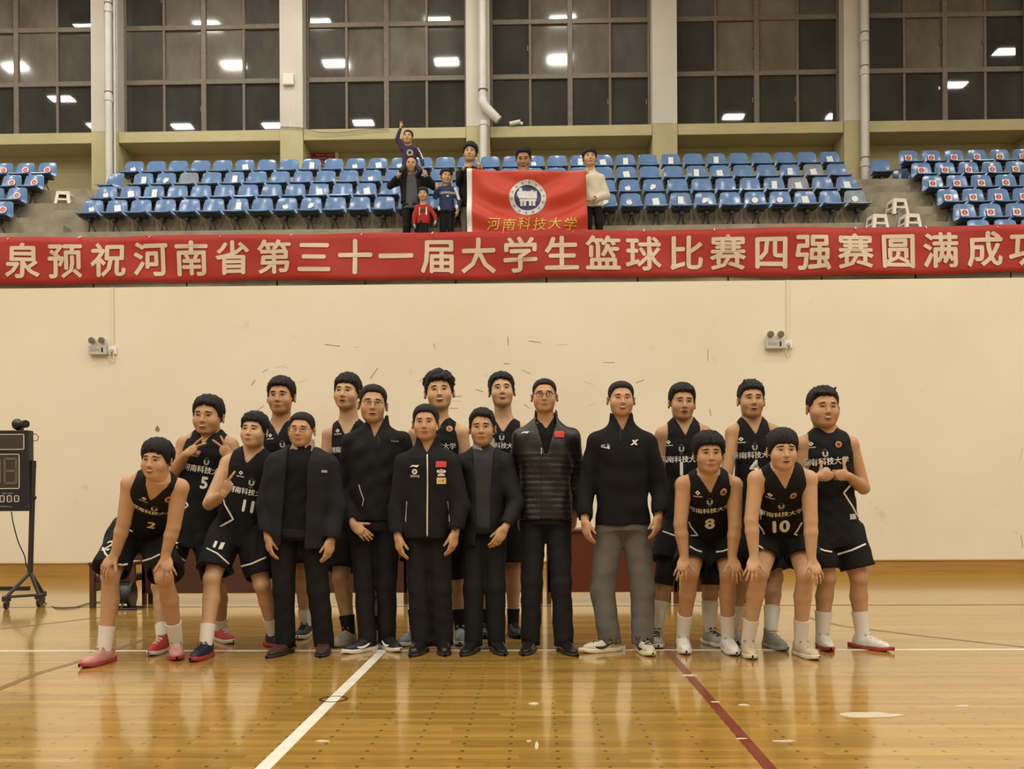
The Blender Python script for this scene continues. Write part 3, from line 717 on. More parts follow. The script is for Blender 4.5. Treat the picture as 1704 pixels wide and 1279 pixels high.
# ------------------------------------------------------------------ hand
HAND_POSES = {
 'relax': dict(f=[(14, 24, 16, 1), (18, 28, 18, 0), (22, 30, 20, -1), (26, 32, 22, -2)], t=(.3, .85, .4, 15)),
 'knee': dict(f=[(22, 26, 14, 14), (20, 24, 14, 4), (20, 24, 14, -6), (22, 26, 16, -16)], t=(.75, .6, .15, 10)),
 'peace': dict(f=[(2, 6, 4, 15), (2, 6, 4, -12), (80, 95, 60, -2), (80, 95, 60, -6)], t=(.35, .75, .75, 45)),
 'fist_up': dict(f=[(72, 92, 58, 1), (74, 94, 58, 0), (76, 94, 58, -1), (80, 94, 58, -2)], t=(.97, .2, .05, 2)),
 'point': dict(f=[(22, 14, 8, 4), (26, 16, 10, 1), (30, 20, 12, -1), (36, 26, 14, -4)], t=(.75, .7, .1, 8)),
 'grip': dict(f=[(50, 60, 40, 3), (52, 62, 40, 1), (54, 62, 40, -1), (58, 64, 40, -4)], t=(.5, .6, .6, 20)),
 'open': dict(f=[(4, 6, 4, 14), (4, 6, 4, 4), (4, 6, 4, -5), (6, 8, 5, -15)], t=(.8, .6, .05, 5)),
}
def hand_ops(wr, elb, d, n, s, pose, sc, rw):
    """wr wrist, d towards fingers, n back of the hand, s thumb side"""
    d = V3(d); d /= np.linalg.norm(d); n = V3(n); n -= d * (n @ d); n /= np.linalg.norm(n); s0 = V3(s); s = np.cross(n, d)
    if s @ s0 < 0: s = -s
    wr = V3(wr); po = HAND_POSES[pose]; M_ = np.stack([s, d, n], 1)
    ed = V3(elb) - wr; ed /= np.linalg.norm(ed)
    ops = [('u', rcone(wr + ed * .05, wr + d * .012 * sc, rw * 1.08, rw * .95), 0), ('u', ell(wr + d * .058 * sc, V3((.041, .056, .0165)) * sc, M_), .02),
           ('u', ell(wr + d * .045 * sc + s * .022 * sc - n * .008 * sc, V3((.02, .034, .015)) * sc, M_), .012)]
    lens = [(.044, .026, .021), (.049, .03, .022), (.045, .028, .022), (.035, .021, .019)]
    for i in range(4):
        c1, c2, c3, spd = po['f'][i]; base = wr + (d * (.092 - .004 * abs(i - 1.2)) + s * (.029 - .0192 * i)) * sc
        ax = math.radians(spd); dd = d * math.cos(ax) + s * math.sin(ax); ang = 0; p = base - dd * .012 * sc; rr_ = (.0098 if i < 3 else .0086) * sc; k = .006
        for L_, c in zip(lens[i], (c1, c2, c3)):
            ang += math.radians(c); v = dd * math.cos(ang) - n * math.sin(ang); q = p + v * (L_ + (.012 if L_ == lens[i][0] else 0)) * sc
            ops.append(('u', rcone(p, q, rr_, rr_ * .93), k)); p = q; rr_ *= .92; k = .003
    a, b_, c, bend = po['t']; td = s * a + d * b_ - n * c; td /= np.linalg.norm(td)
    p = wr + (s * .022 + d * .025 - n * .006) * sc; q = p + td * .038 * sc; ops.append(('u', rcone(p, q, .0145 * sc, .0115 * sc), .012))
    td2 = td * math.cos(math.radians(bend)) + (d if pose != 'fist_up' else s) * math.sin(math.radians(bend)) * .8 - n * .15; td2 /= np.linalg.norm(td2)
    r_ = q + td2 * .03 * sc; ops.append(('u', rcone(q, r_, .0112 * sc, .0102 * sc), .004)); ops.append(('u', rcone(r_, r_ + td2 * .022 * sc, .01 * sc, .0085 * sc), .003))
    return ops
# ------------------------------------------------------------------ shoes (toe to -y, ankle above origin)
_SHOE = {}
def shoe_proto(kind):
    if kind in _SHOE: return _SHOE[kind]
    hi_ = {'sneaker': .10, 'hightop': .135, 'dress': .085, 'boot': .14}[kind]; slim = .92 if kind == 'dress' else 1.0
    toe = .036 if kind == 'dress' else .042
    up = [('u', ell((0, -.105, .032), (.046 * slim, .1, toe)), 0), ('u', ell((0, -.03, .05), (.04, .085, .048)), .03), ('u', ell((0, .028, .045), (.037, .048, .05)), .02),
          ('u', rcone((0, .0, .055), (0, .012, hi_ - .02), .043, .042), .02), ('s', rcone((0, .005, hi_ + .005), (0, .008, hi_ + .08), .036, .05), .006), ('i', plane((0, 0, .016), (0, 0, -1)), 0),
          ('i', plane((0, 0, hi_), (0, -.25, 1)), 0)]
    th = .03 if kind in ('sneaker', 'hightop') else .02
    def solef(X, Y, Z):
        hw = np.interp(Y, [-.215, -.2, -.15, -.1, -.04, .03, .07, .085], [.006, .028, .047, .052, .043, .042, .032, .005])
        lift = np.interp(Y, [-.215, -.15, 0], [.012, 0, 0]) if kind in ('sneaker', 'hightop') else 0 * Y
        return np.maximum(np.maximum(np.abs(X) - hw, (Z - th - lift * .6)), lift - Z)
    so = [('u', Prim((-.06, -.22, 0), (.06, .09, th + .012), solef), 0)]
    uv = sdf_mesh(up, .0072); sv = sdf_mesh(so, .0072)
    lb = MB()
    if kind in ('sneaker', 'hightop'):
        bv = bvh_of(*uv)
        def top(x, y):
            hit = bv.ray_cast(Vector((x, y, .4)), Vector((0, 0, -1)))[0]; return Vector((x, y, (hit.z if hit else .07) + .002))
        for i in range(5):
            y = -.045 - .02 * i
            lb.tube([top(t * .021, y + .006 * t * (1 if i % 2 else -1)) for t in np.linspace(-1, 1, 6)], .0034, 5)
        t0 = top(0, -.035) + Vector((0, 0, .004))
        for s in (-1, 1): lb.tube([t0, t0 + Vector((s * .02, -.01, .012)), t0 + Vector((s * .035, -.012, -.002)), t0 + Vector((s * .012, -.004, .002))], .0028, 5)
    _SHOE[kind] = (uv, sv, lb); return _SHOE[kind]
# ================================================================== PEOPLE
TS = [-.45, -.25, -.1, 0, .2, .4, .6, .75, .85, .92, .97, 1.03]
BW = [.15, .165, .175, .17, .15, .145, .158, .170, .168, .145, .10, .06]
BD = [.10, .105, .115, .115, .105, .10, .110, .115, .105, .085, .068, .055]
JW = [.20, .20, .195, .19, .18, .172, .172, .178, .172, .148, .105, .06]
JD = [.125, .13, .132, .13, .122, .118, .122, .124, .112, .092, .072, .06]
CW = [.20, .205, .205, .20, .19, .188, .192, .198, .188, .158, .115, .07]
CD = [.13, .135, .138, .138, .135, .132, .135, .135, .122, .10, .08, .065]
M_jersey = mat('black_jersey_mesh', (.0075, .007, .0068), .75, .18, bump=.25, bscale=420)
M_trim = mat('white_trim', (.72, .69, .62), .6, .3); M_gold = mat('gold_crest', (.55, .33, .12), .5, .4); M_grey = mat('grey_print', (.38, .36, .33), .6, .3); M_redp = mat('red_print_cloth', (.5, .05, .035), .6, .3)
def cloth(name, c, rough=.8, sheen=0.0, bump=.2, bs=260): return mat(name, c, rough, .2, bump=bump, bscale=bs, sheen=sheen)
M_pants = cloth('black_trousers', (.0085, .008, .0078)); M_jacket = cloth('black_jacket', (.0095, .0088, .0085), .85); M_sock = cloth('white_sock', (.66, .61, .53)); M_bsock = cloth('black_sock', (.015, .014, .014))
SMALL_H = {'front': (.0094, .0053, .0047, .0108), 'back': (.013, .009, .008, .015)}

class Person: pass
def make_person(sp):
    o = Person(); o.sp = sp; q = sp.get('q', 'front'); hb, hh, hd, hc = SMALL_H[q]
    if 'toes' in sp:
        ank = []; 
        for (tx, ty, an) in sp['toes']:
            g = G(tx, ty); a = R(an); ank.append((g + Vector((-math.sin(a), math.cos(a), 0)) * .185, a))
        base = (ank[0][0] + ank[1][0]) / 2; base.z = 0
    else:
        x0, Y0, z0 = sp['stand']; c = P(x0, 300, Y0); base = Vector((c.x, Y0, z0)); sc0 = sp.get('bs', 1.0)
        ank = [(base + Vector((-.11 * sc0, 0, 0)), R(-8)), (base + Vector((.11 * sc0, 0, 0)), R(8))]
    Y0 = base.y
    root = empty('person', base, label=sp['label'], category='person', group=sp.get('group')); o.root = root
    def J(px, py, dy=0.0): return np.array(P(px, py, Y0 + dy) - base)
    o.J = J; o.base = base; bs = sp.get('bs', 1.0)
    (slx, sly), (srx, sry) = sp['sh']; sdy = sp.get('sdy', 0.0)
    up_s = 0 if (q == 'back' or sdy < -.1) else (9 if sp.get('top', 'jersey') == 'jersey' else 5)
    sly -= up_s; sry -= up_s
    SL, SR = J(slx, sly, sdy), J(srx, sry, sdy)
    lat = SR - SL; half = np.linalg.norm(lat) / 2; lat /= np.linalg.norm(lat)
    mid = (SL + SR) / 2
    A = [np.array(a[0] - base) for a in ank]
    for a in A: a[2] = .085 * bs
    if 'hip' in sp: hip = J(*sp['hip'])
    else: hip = np.array([mid[0] * .5 + (A[0][0] + A[1][0]) / 4 + sp.get('hipdx', 0), .02, mid[2] * .625])
    sd = mid - hip; sd /= np.linalg.norm(sd)
    neck = mid + sd * (.125 if q == 'front' else .11) * bs + np.array([0, .012, 0])
    spine = neck - hip; sdir = spine / np.linalg.norm(spine)
    lat2 = lat - sdir * (lat @ sdir); lat2 /= np.linalg.norm(lat2); dep = np.cross(sdir, lat2)
    if dep[1] < 0: dep = -dep
    o.hip, o.neck, o.lat, o.dep, o.sdir = hip, neck, lat2, dep, sdir; fat = sp.get('fat', 1.0); ws = half / .185 * fat; o.L = np.linalg.norm(spine)
    hx = .095 * bs * min(ws, 1.1)
    HJ = [hip - lat2 * hx, hip + lat2 * hx]
    K = []
    for i in (0, 1):
        kk = sp.get('knees', (None, None))[i]
        if kk: K.append(J(*kk))
        else: K.append(HJ[i] * .47 + A[i] * .53 + np.array([0, -.03, 0]))
    E_, W_ = [], []
    for i, S in enumerate((SL, SR)):
        ar = sp.get('arms', (None, None))[i]
        if ar: E_.append(J(*ar[0])); W_.append(J(*ar[1]))
        else:
            s = -1 if i == 0 else 1; e = S + np.array([s * .035, .02, -.29]) * bs; E_.append(e); W_.append(e + np.array([s * .0, -.04, -.25]) * bs)
    o.K, o.A, o.E, o.W = K, A, E_, W_
    skin = SKIN[sp.get('skin', 0)]
    # ---- head frame
    hxp, top, chin = sp['head'][:3]; hdy = sp['head'][3] if len(sp['head']) > 3 else sdy - .03
    C = J(hxp, (top + chin) / 2, hdy); ppm = F / (Y0 + hdy); hs = (chin - top) / ppm / .252; o.hs = hs
    yaw, pit, rol = sp.get('face', (0, 0, 0))
    RM = np.array(Matrix.Rotation(R(-yaw), 3, 'Z') @ Matrix.Rotation(R(rol), 3, 'Y') @ Matrix.Rotation(R(pit), 3, 'X'))
    # (yaw>0 turns the face to the viewer's right; pit>0 tips it down)
    toL = lambda p: RM.T @ (p - C) / hs
    C = C - RM @ np.array([0, 0, .004]) * hs
    nb = toL(neck - sdir * .02); o.C, o.RM = C, RM
    hv, hq, mb, sf = build_head(sp, ((0, .022, -.055), tuple(nb)), hh / hs)
    g = Geo(); g.add(hv @ RM.T * hs + C, hq)
    M4 = np.eye(4); M4[:3, :3] = RM * hs; M4[:3, 3] = C; g.addmb(mb, M4); o.M4 = M4; o.sf = sf
    # ---- trunk and limbs
    sleeve = sp.get('top', 'jersey') not in ('jersey',)
    ms = sp.get('muscle', 1.0) * (bs if bs < 1 else 1)
    pants_ = sp.get('bottom', 'shorts') != 'shorts'
    ops = [('u', loft(hip, neck, lat2, dep, TS, [w_ * ws * (.86 if pants_ else .97) for w_ in BW], [x * (bs if bs < 1 else 1) * (.86 if pants_ else .97) for x in BD], .02, 1.0), 0)]
    ops.append(('u', rcone(neck - sdir * .03, C - RM @ np.array([0, -.01, .045]) * hs, .064 * hs, .058 * hs), .03))
    for i, S in enumerate((SL, SR)):
        k_ = .75 if sleeve else 1.0
        ops += [('u', rcone(neck * .6 + S * .4 - sdir * .02 * bs, S, .046 * ms, .054 * ms), .03), ('u', rcone(S, E_[i], .054 * ms * k_, .043 * ms * k_), .02)]
        m_ = E_[i] + (W_[i] - E_[i]) * .3
        ops += [('u', rcone(E_[i], m_, .041 * ms * k_, .043 * ms * k_), .01), ('u', rcone(m_, W_[i], .043 * ms * k_, .028 * ms), .01)]
    lm = ms * sp.get('leg', 1.0); pants = sp.get('bottom', 'shorts') != 'shorts'; k_ = .8 if pants else 1.0
    for i in (0, 1):
        m_ = K[i] + (A[i] - K[i]) * .32 + np.array([0, .022, 0])
        ops += [('u', rcone(HJ[i], K[i], .088 * lm * k_, .056 * lm * k_), .02), ('u', ell(K[i] + np.array([0, -.012 if not pants else .008 * bs, 0]), .05 * lm * k_), .02),
                ('u', rcone(K[i], m_, .052 * lm * k_, .056 * lm * k_), .015), ('u', rcone(m_, A[i], .056 * lm * k_, .035 * lm * k_), .015), ('u', rcone(A[i], A[i] + np.array([0, -.02, -.04 * bs]), .036 * lm, .03 * lm), .01)]
    tv, tq = sdf_mesh(ops, hb * (1.5 if pants else 1.0), clip=((-9, -9, -.1), (9, 9, 9)))
    g.add(tv, tq)
    hands = sp.get('hands', ('hang', 'hang'))
    for i in (0, 1):
        hnd = hands[i]
        if hnd is None: continue
        s = 1 if i == 0 else -1
        if hnd == 'hang': hnd = ('relax', (s * .12, -.18, -1), (-s * .75, -.65, 0), (s * .6, -.8, 0))
        elif hnd == 'hangback': hnd = ('relax', (s * .05, -.1, -1), (-s * .5, -.85, 0), (s * .85, -.5, 0))
        elif hnd == 'knee': hnd = ('knee', (-s * .28, -.4, -.85), (-s * .1, -.9, .4), (s, 0, 0))
        pose, d, n, th = hnd
        v, qq = sdf_mesh(hand_ops(W_[i], E_[i], d, n, th, pose, .92 * (bs if bs < 1 else sp.get('hsz', 1.0)), .0275 * ms), hd); g.add(v, qq)
    o.body = g.build('body', [skin] + FACEM, root)
    # ---- hair
    v, qq = build_hair(sp, hh / hs * 1.15)
    o.hair = fastmesh('hair', v @ RM.T * hs + C, qq, M_hairs if sp.get('hair', {}).get('crop') else M_hair, root)
    # ---- glasses
    if 'glasses' in sp:
        gm = mat('glasses_' + sp['glasses'], {'black': (.012, .01, .01), 'thin': (.05, .042, .038)}[sp['glasses']], .3, .5, .3)
        ge = MB(); rw, rh = (.0225, .0155) if sp['glasses'] == 'black' else (.022, .0145); tr = .0021 if sp['glasses'] == 'black' else .0013; fw = sp.get('fw', 1.0) * 1.1
        yf = min(sf(.031, .006).y, sf(0, .008).y) - .010
        for s in (-1, 1):
            pts = [Vector((s * .0315 * fw + rw * math.copysign(abs(math.cos(a)) ** .6, math.cos(a)), yf, .003 + rh * math.copysign(abs(math.sin(a)) ** .6, math.sin(a)))) for a in np.linspace(0, 2 * math.pi, 21)]
            ge.tube(pts, [tr * (1.25 if p.z > .008 else 1) for p in pts], 5, caps=False)
            ge.tube([(s * (.0315 * fw + rw), yf, .009), (s * .077 * fw, yf + .02, .01), (s * .08 * fw, .0, .008), (s * .078 * fw, .02, -.004)], tr, 5)
        ge.tube([(-.0315 * fw + rw, yf, .007), (0, yf - .001, .0095), (.0315 * fw - rw, yf, .007)], tr, 5)
        gg = Geo().addmb(ge, M4); go = gg.build('glasses', gm, root)
        ln = MB()
        for s in (-1, 1):
            c = Vector((s * .0315 * fw, yf + .0005, .003)); n_ = 16
            ring = [c + Vector((rw * math.copysign(abs(math.cos(a)) ** .6, math.cos(a)) * .97, 0, rh * math.copysign(abs(math.sin(a)) ** .6, math.sin(a)) * .97)) for a in np.linspace(0, 2 * math.pi, n_, endpoint=False)]
            ln.add(ring + [r_ + Vector((0, .001, 0)) for r_ in ring], [tuple(range(n_)), tuple(range(2 * n_ - 1, n_ - 1, -1))] + [(j, n_ + j, n_ + (j + 1) % n_, (j + 1) % n_) for j in range(n_)])
        Geo().addmb(ln, M4).build('lenses', lens_mat(), go)
    # ---- clothes
    top_ = sp.get('top', 'jersey'); o.bvh = {}; seed = sp.get('seed', 1)
    def zt(py, dy=0.0): return (J(sp['head'][0], py, dy) - hip) @ sdir / o.L
    cw = [w_ * ws for w_ in CW]; cd = [d_ * fat * (bs if bs < 1 else 1) for d_ in CD]
    def garment(name, ops, m, h=hc):
        v, qq = sdf_mesh(ops, h); ob = fastmesh(name, v, qq, m, root); o.bvh[name] = bvh_of(v, qq); return ob
    o.garment = garment
    if top_ == 'jersey':
        jw = [w_ * ws for w_ in JW]
        ops = [('u', loft(hip, neck, lat2, dep, TS, jw, JD, sp.get('jhem', -.14), 1.0, n=2.5), 0)]
        vn = sp.get('vneck', .80); vs_ = sp.get('vslope', .55)
        def vcut(X, Y, Z):
            x, y, z = X - hip[0], Y - hip[1], Z - hip[2]
            t = (x * sdir[0] + y * sdir[1] + z * sdir[2]); u = x * lat2[0] + y * lat2[1] + z * lat2[2]; v = x * dep[0] + y * dep[1] + z * dep[2]
            a = np.abs(u) - (t - vn * o.L) * vs_; return np.maximum(np.maximum(a, v - .0), np.abs(u) - .085)
        def arm(X, Y, Z):
            x, y, z = X - hip[0], Y - hip[1], Z - hip[2]
            t = (x * sdir[0] + y * sdir[1] + z * sdir[2]) / o.L; u = np.abs(x * lat2[0] + y * lat2[1] + z * lat2[2])
            lim = np.interp(t, [.60, .68, .8, .9, 1.0], [.3, .175 * ws, .158 * ws, .15 * ws, .14 * ws]); return u - lim
        ops += [('u', rcone(neck * .62 + SL * .38 - sdir * .01, neck * .15 + SL * .85 - sdir * .005, .052, .052), .02), ('u', rcone(neck * .62 + SR * .38 - sdir * .01, neck * .15 + SR * .85 - sdir * .005, .052, .052), .02)]
        ops += [('d', folds(.0035, seed, 1.3), 0), ('i', func(arm), 0), ('s', func(vcut), .004), ('s', rcone(neck - sdir * .0, neck + sdir * .14, .066, .085), .004)]
        o.top = garment('jersey', ops, M_jersey)
    elif top_ in ('jacket', 'coat', 'shirt'):
        th = zt(sp['hem']); m = sp.get('topm', M_jacket); sr = sp.get('sl', (.070, .060, .047)); off = sp.get('off', .0)
        ops = [('u', loft(hip, neck, lat2, dep, TS, cw, cd, th, 1.0, n=2.5, off=off), 0)]
        for i, S in enumerate((SL, SR)):
            b_ = bs if bs < 1 else 1
            we = W_[i] + (E_[i] - W_[i]) * .06
            ops += [('u', rcone(neck * .6 + S * .4 - sdir * .02, S - sdir * .005, .058 * b_, sr[0] * b_), .03), ('u', rcone(S, E_[i], sr[0] * b_, sr[1] * b_), .025), ('u', rcone(E_[i], we, sr[1] * b_, sr[2] * b_), .012),
                    ('s', rcone(we + (W_[i] - we) * 1.0, W_[i] + (W_[i] - E_[i]) * .35, (sr[2] - .004) * b_, (sr[2] + .0) * b_), .004)]
        if sp.get('puffer'):
            def quilt(X, Y, Z):
                x, y, z = X - hip[0], Y - hip[1], Z - hip[2]; t = x * sdir[0] + y * sdir[1] + z * sdir[2]
                return .0065 * (.5 - np.abs(np.sin(np.pi * t / .04))) * (t < .47)
            ops.append(('d', func(quilt), 0))
        ops.append(('d', folds(sp.get('fold', .004), seed, 1.2), 0))
        col = sp.get('collar', 'stand')
        nk = .07 * hs
        if col == 'stand':
            ops += [('u', rcone(neck - sdir * .03, neck + sdir * .055 * bs - dep * .012, .084 * bs, .076 * bs), .02), ('i', plane(neck + sdir * .05 * bs, sdir + dep * -.0 - dep * .35), 0)] if False else [('u', rcone(neck - sdir * .03, neck + sdir * .05 * bs - dep * .006, .09 * bs, .08 * bs), .02)]
        vt, vs_ = sp.get('open', (.9, .5))
        def vcut(X, Y, Z):
            x, y, z = X - hip[0], Y - hip[1], Z - hip[2]
            t = (x * sdir[0] + y * sdir[1] + z * sdir[2]); u = x * lat2[0] + y * lat2[1] + z * lat2[2]; v = x * dep[0] + y * dep[1] + z * dep[2]
            lim = np.interp(t / o.L, sp['openp'][0], sp['openp'][1]) if 'openp' in sp else np.clip((t - vt * o.L) * vs_, -.05, .066)
            return np.maximum(np.abs(u) - lim, v)
        ops.append(('s', func(vcut), .004))
        ops.append(('s', rcone(neck - sdir * .005, neck + sdir * .2, .066 * bs, .072 * bs), .004))
        o.top = garment(sp.get('topname', 'jacket'), ops, m)
        if sp.get('inner'):
            inm, inner_hem = sp['inner']; ti = zt(inner_hem)
            ops = [('u', loft(hip, neck, lat2, dep, TS, [w_ * .86 for w_ in cw], [d_ * .86 for d_ in cd], ti, .95, n=2.4, off=off * .5), 0), ('u', rcone(neck - sdir * .06, neck - sdir * .02, .078 * bs, .078 * bs), .02),
                   ('d', folds(.003, seed + 4), 0), ('s', rcone(neck - sdir * .015, neck + sdir * .2 - dep * .02, .055 * bs, .07 * bs), .004)]
            vi = sp.get('innerv')
            if vi:
                def vcut2(X, Y, Z):
                    x, y, z = X - hip[0], Y - hip[1], Z - hip[2]
                    t = (x * sdir[0] + y * sdir[1] + z * sdir[2]); u = x * lat2[0] + y * lat2[1] + z * lat2[2]; v = x * dep[0] + y * dep[1] + z * dep[2]
                    return np.maximum(np.abs(u) - (t - vi * o.L) * .6, v)
                ops.append(('s', func(vcut2), .004))
            o.inner = garment(sp.get('innername', 'sweater'), ops, inm)
        if sp.get('shirtcollar'):
            ops = [('u', rcone(neck - sdir * .05, neck + sdir * .022, .084, .075), 0), ('s', rcone(neck - sdir * .06, neck + sdir * .1, .066, .068), 0)]
            def vcut3(X, Y, Z):
                x, y, z = X - neck[0], Y - neck[1], Z - neck[2]; t = x * sdir[0] + y * sdir[1] + z * sdir[2]; u = x * lat2[0] + y * lat2[1] + z * lat2[2]; v = x * dep[0] + y * dep[1] + z * dep[2]
                return np.maximum(np.abs(u) - (t + .045) * .55, v)
            ops.append(('s', func(vcut3), 0))
            garment('shirt_collar', ops, sp['shirtcollar'], hh)
    bot = sp.get('bottom', 'shorts')
    if bot == 'shorts':
        ops = [('u', loft(hip, neck, lat2, dep, TS, [w_ * ws * 1.0 for w_ in JW], [d_ * .98 for d_ in JD], -.12, .12), 0)]
        hem = sp.get('shem', .88); wd = sp.get('swide', 1.0)
        cuts = []
        for i in (0, 1):
            kd = K[i] - HJ[i]; e = HJ[i] + kd * hem; sgn = -1 if i == 0 else 1; out = lat2 * sgn * .016
            ops.append(('u', rcone(HJ[i] + np.array([0, 0, -.01]) + out * .6, e + kd / np.linalg.norm(kd) * .06 + out, .112 * wd, .116 * wd), .03))
            cuts.append((e, kd / np.linalg.norm(kd)))
        ops.append(('d', folds(.005, seed + 9, 1.2, (1.3, 1, .5)), 0))
        def cutf(X, Y, Z):
            r_ = None; ds_ = []
            for e, kd in cuts: ds_.append(((X - e[0]) * kd[0] + (Y - e[1]) * kd[1] + (Z - e[2]) * kd[2], (X - e[0]) ** 2 + (Y - e[1]) ** 2 + (Z - e[2]) ** 2))
            return np.where(ds_[0][1] < ds_[1][1], ds_[0][0], ds_[1][0])
        ops.append(('i', func(cutf), 0))
        for i in (0, 1):
            e, kd = cuts[i]; ops.append(('s', rcone(e - kd * .005, e + kd * .09, .09 * wd, .1 * wd), .004))
        o.bottom = garment('shorts', ops, M_jersey)
        for i in (0, 1):
            if sp.get('sleeves', (0, 0))[i]:
                a0, a1 = sp['sleeves'][i]; leg = lambda t: (HJ[i] + (K[i] - HJ[i]) * t) if t <= 1 else (K[i] + (A[i] - K[i]) * (t - 1) + np.array([0, .012, 0]))
                mb2 = MB(); tt = np.linspace(a0, a1, 8); mb2.tube([leg(t) + np.array([0, -.006, 0]) for t in tt], [np.interp(t, [.3, 1, 1.35, 2], [.092, .076, .068, .045]) * lm for t in tt], 18)
                mb2.build('leg_sleeve', cloth('compression_sleeve', (.008, .009, .014), .6), root, smooth=R(50))
    else:
        m = sp.get('botm', M_pants); pw = sp.get('pw', (.092, .07, .062)); b_ = bs if bs < 1 else 1
        ops = [('u', loft(hip, neck, lat2, dep, TS, [w_ * ws * .97 for w_ in JW], [d_ * fat * b_ for d_ in JD], -.03, .07), 0)]
        fl = sp.get('phem', .045)
        for i in (0, 1):
            an = A[i].copy(); an[2] = fl; sg = (-1 if i == 0 else 1)
            ops += [('u', rcone(HJ[i] + lat2 * sg * .002, K[i] + np.array([0, .01, 0]), pw[0] * b_ * sp.get('leg', 1.0), pw[1] * b_), .028), ('u', rcone(K[i] + np.array([0, .01, 0]), an + np.array([0, .005, 0]), pw[1] * b_, pw[2] * b_), .02)]
        ops.append(('d', folds(sp.get('pfold', .0026), seed + 5, 1.3, (1, 1, 1)), 0))
        ops.append(('i', plane((0, 0, fl - .01), (0, 0, -1)), 0))
        for i in (0, 1): ops.append(('s', rcone(A[i] - np.array([0, 0, .12]), np.array([A[i][0], A[i][1], fl + .012]), (pw[2] - .012) * b_, (pw[2] - .012) * b_), .004))
        o.bottom = garment('trousers', ops, m)
    # ---- shoes, socks
    if sp.get('shoes'):
        kind, um, sm, lc = sp['shoes']; (uv, sv, lb) = shoe_proto(kind)
        for i in (0, 1):
            a = ank[i][1]; c, s_ = math.cos(a), math.sin(a); M_ = np.array([[c, -s_, 0], [s_, c, 0], [0, 0, 1]]) * (bs if bs < 1 else sp.get('ssz', 1.0)); off = np.array([A[i][0], A[i][1], 0])
            sh = fastmesh('shoe', uv[0] @ M_.T + off, uv[1], um[i] if isinstance(um, tuple) else um, root)
            fastmesh('sole', sv[0] @ M_.T + off, sv[1], sm, sh)
            if lb.v and lc is not None:
                m4 = np.eye(4); m4[:3, :3] = M_; m4[:3, 3] = off; Geo().addmb(lb, m4).build('laces', lc, sh)
            if sp.get('swoosh'):
                sb = MB()
                for sg in (-1, 1):
                    bvs = bvh_of(*uv)
                    pl = []
                    for t in np.linspace(0, 1, 9):
                        y = -.13 + .15 * t; z = .045 + .03 * t ** 2 - .02 * math.sin(math.pi * t) * (1 - t)
                        hit = bvs.ray_cast(Vector((sg * .2, y, z)), Vector((-sg, 0, 0)))[0]
                        pl.append((hit if hit else Vector((sg * .045, y, z))) + Vector((sg * .001, 0, 0)))
                    sb.tube(pl, [.003, .008, .01, .0095, .008, .0065, .005, .0035, .001], 6, flat=1.0, upv=(sg, 0, 0))
                    for k in range(len(sb.v)): pass
                m4 = np.eye(4); m4[:3, :3] = M_; m4[:3, 3] = off; Geo().addmb(sb, m4).build('side_swoosh', sp['swoosh'], sh)
            so_ = sp.get('sock')
            if so_:
                m, z1 = so_; mb2 = MB(); up_ = K[i] - A[i]; pts = []; rs = []
                for z in np.linspace(.05, z1, 6):
                    t = max(0, (z - A[i][2]) / up_[2]); p = A[i] + up_ * t + np.array([0, .022 * min(1, t / .68), 0]); p[2] = z; pts.append(p); rs.append((np.interp(t, [0, .25, .5], [.0385, .0455, .055]) + .004) * lm)
                rs[-1] += .001
                mb2.tube(pts, rs, 18); mb2.build('sock', m, root, smooth=R(50))
    return o
def lens_mat():
    if 'lens' in MATS: return MATS['lens']
    m = bpy.data.materials.new('lens'); m.use_nodes = True; nt = m.node_tree; nt.nodes.clear()
    out = nd(nt, 'ShaderNodeOutputMaterial'); tr = nd(nt, 'ShaderNodeBsdfTransparent'); gl = nd(nt, 'ShaderNodeBsdfGlossy', Roughness=.05); mx = nd(nt, 'ShaderNodeMixShader'); mx.inputs[0].default_value = .07
    nt.links.new(tr.outputs[0], mx.inputs[1]); nt.links.new(gl.outputs[0], mx.inputs[2]); nt.links.new(mx.outputs[0], out.inputs[0]); MATS['lens'] = m; return m
# ---- things printed or sewn on a garment
def on_cloth(o, g, px, py):
    """where the garment g lies under that point of the picture, in the person's own space"""
    d = ray(px, py).normalized(); s = Vector((0, 0, CAMZ)) - o.base
    hit = o.bvh[g].ray_cast(s, d)[0]
    return np.array(hit) if hit is not None else None
def decal(o, parent, g, name, c, polys, m, off=.0045, upv=None, turn=0.0):
    """polys: list of (verts2d, faces, slot) in metres around c, laid on the garment along its own front"""
    if c is None: return None
    bv = o.bvh[g]; up_ = o.sdir if upv is None else V3(upv); la = o.lat; front = o.dep; geo = Geo(); k = 0
    if turn:
        ct, st_ = math.cos(R(turn)), math.sin(R(turn)); la, front, up_ = np.array([ct, -st_, 0]), np.array([st_, ct, 0]), (up_ if upv is not None else np.array([0, 0, 1.0]))
    for v, f, mi in polys:
        v = np.asarray(v, float); out = []
        for x, y in v:
            p = c + la * x + up_ * y; hit, nn, _, _ = bv.ray_cast(Vector(p - front * .25), Vector(front))
            q = np.array(hit) if hit is not None and abs((np.array(hit) - p) @ front) < .12 else p
            out.append(q - front * (off + .0012 * mi))
        geo.add(np.array(out), [tuple(reversed(ff)) if False else ff for ff in f], mi); k += 1
    return geo.build(name, m, parent)
def disc2(x, y, r, n=16, rx=None): return ([(x + (rx or r) * math.cos(2 * math.pi * i / n), y + r * math.sin(2 * math.pi * i / n)) for i in range(n)], [tuple(range(n))])
def ring2(x, y, r0, r1, n=16):
    v = [(x + r * math.cos(2 * math.pi * i / n), y + r * math.sin(2 * math.pi * i / n)) for r in (r0, r1) for i in range(n)]
    return (v, [(i, n + i, n + (i + 1) % n, (i + 1) % n)[::-1] for i in range(n)])
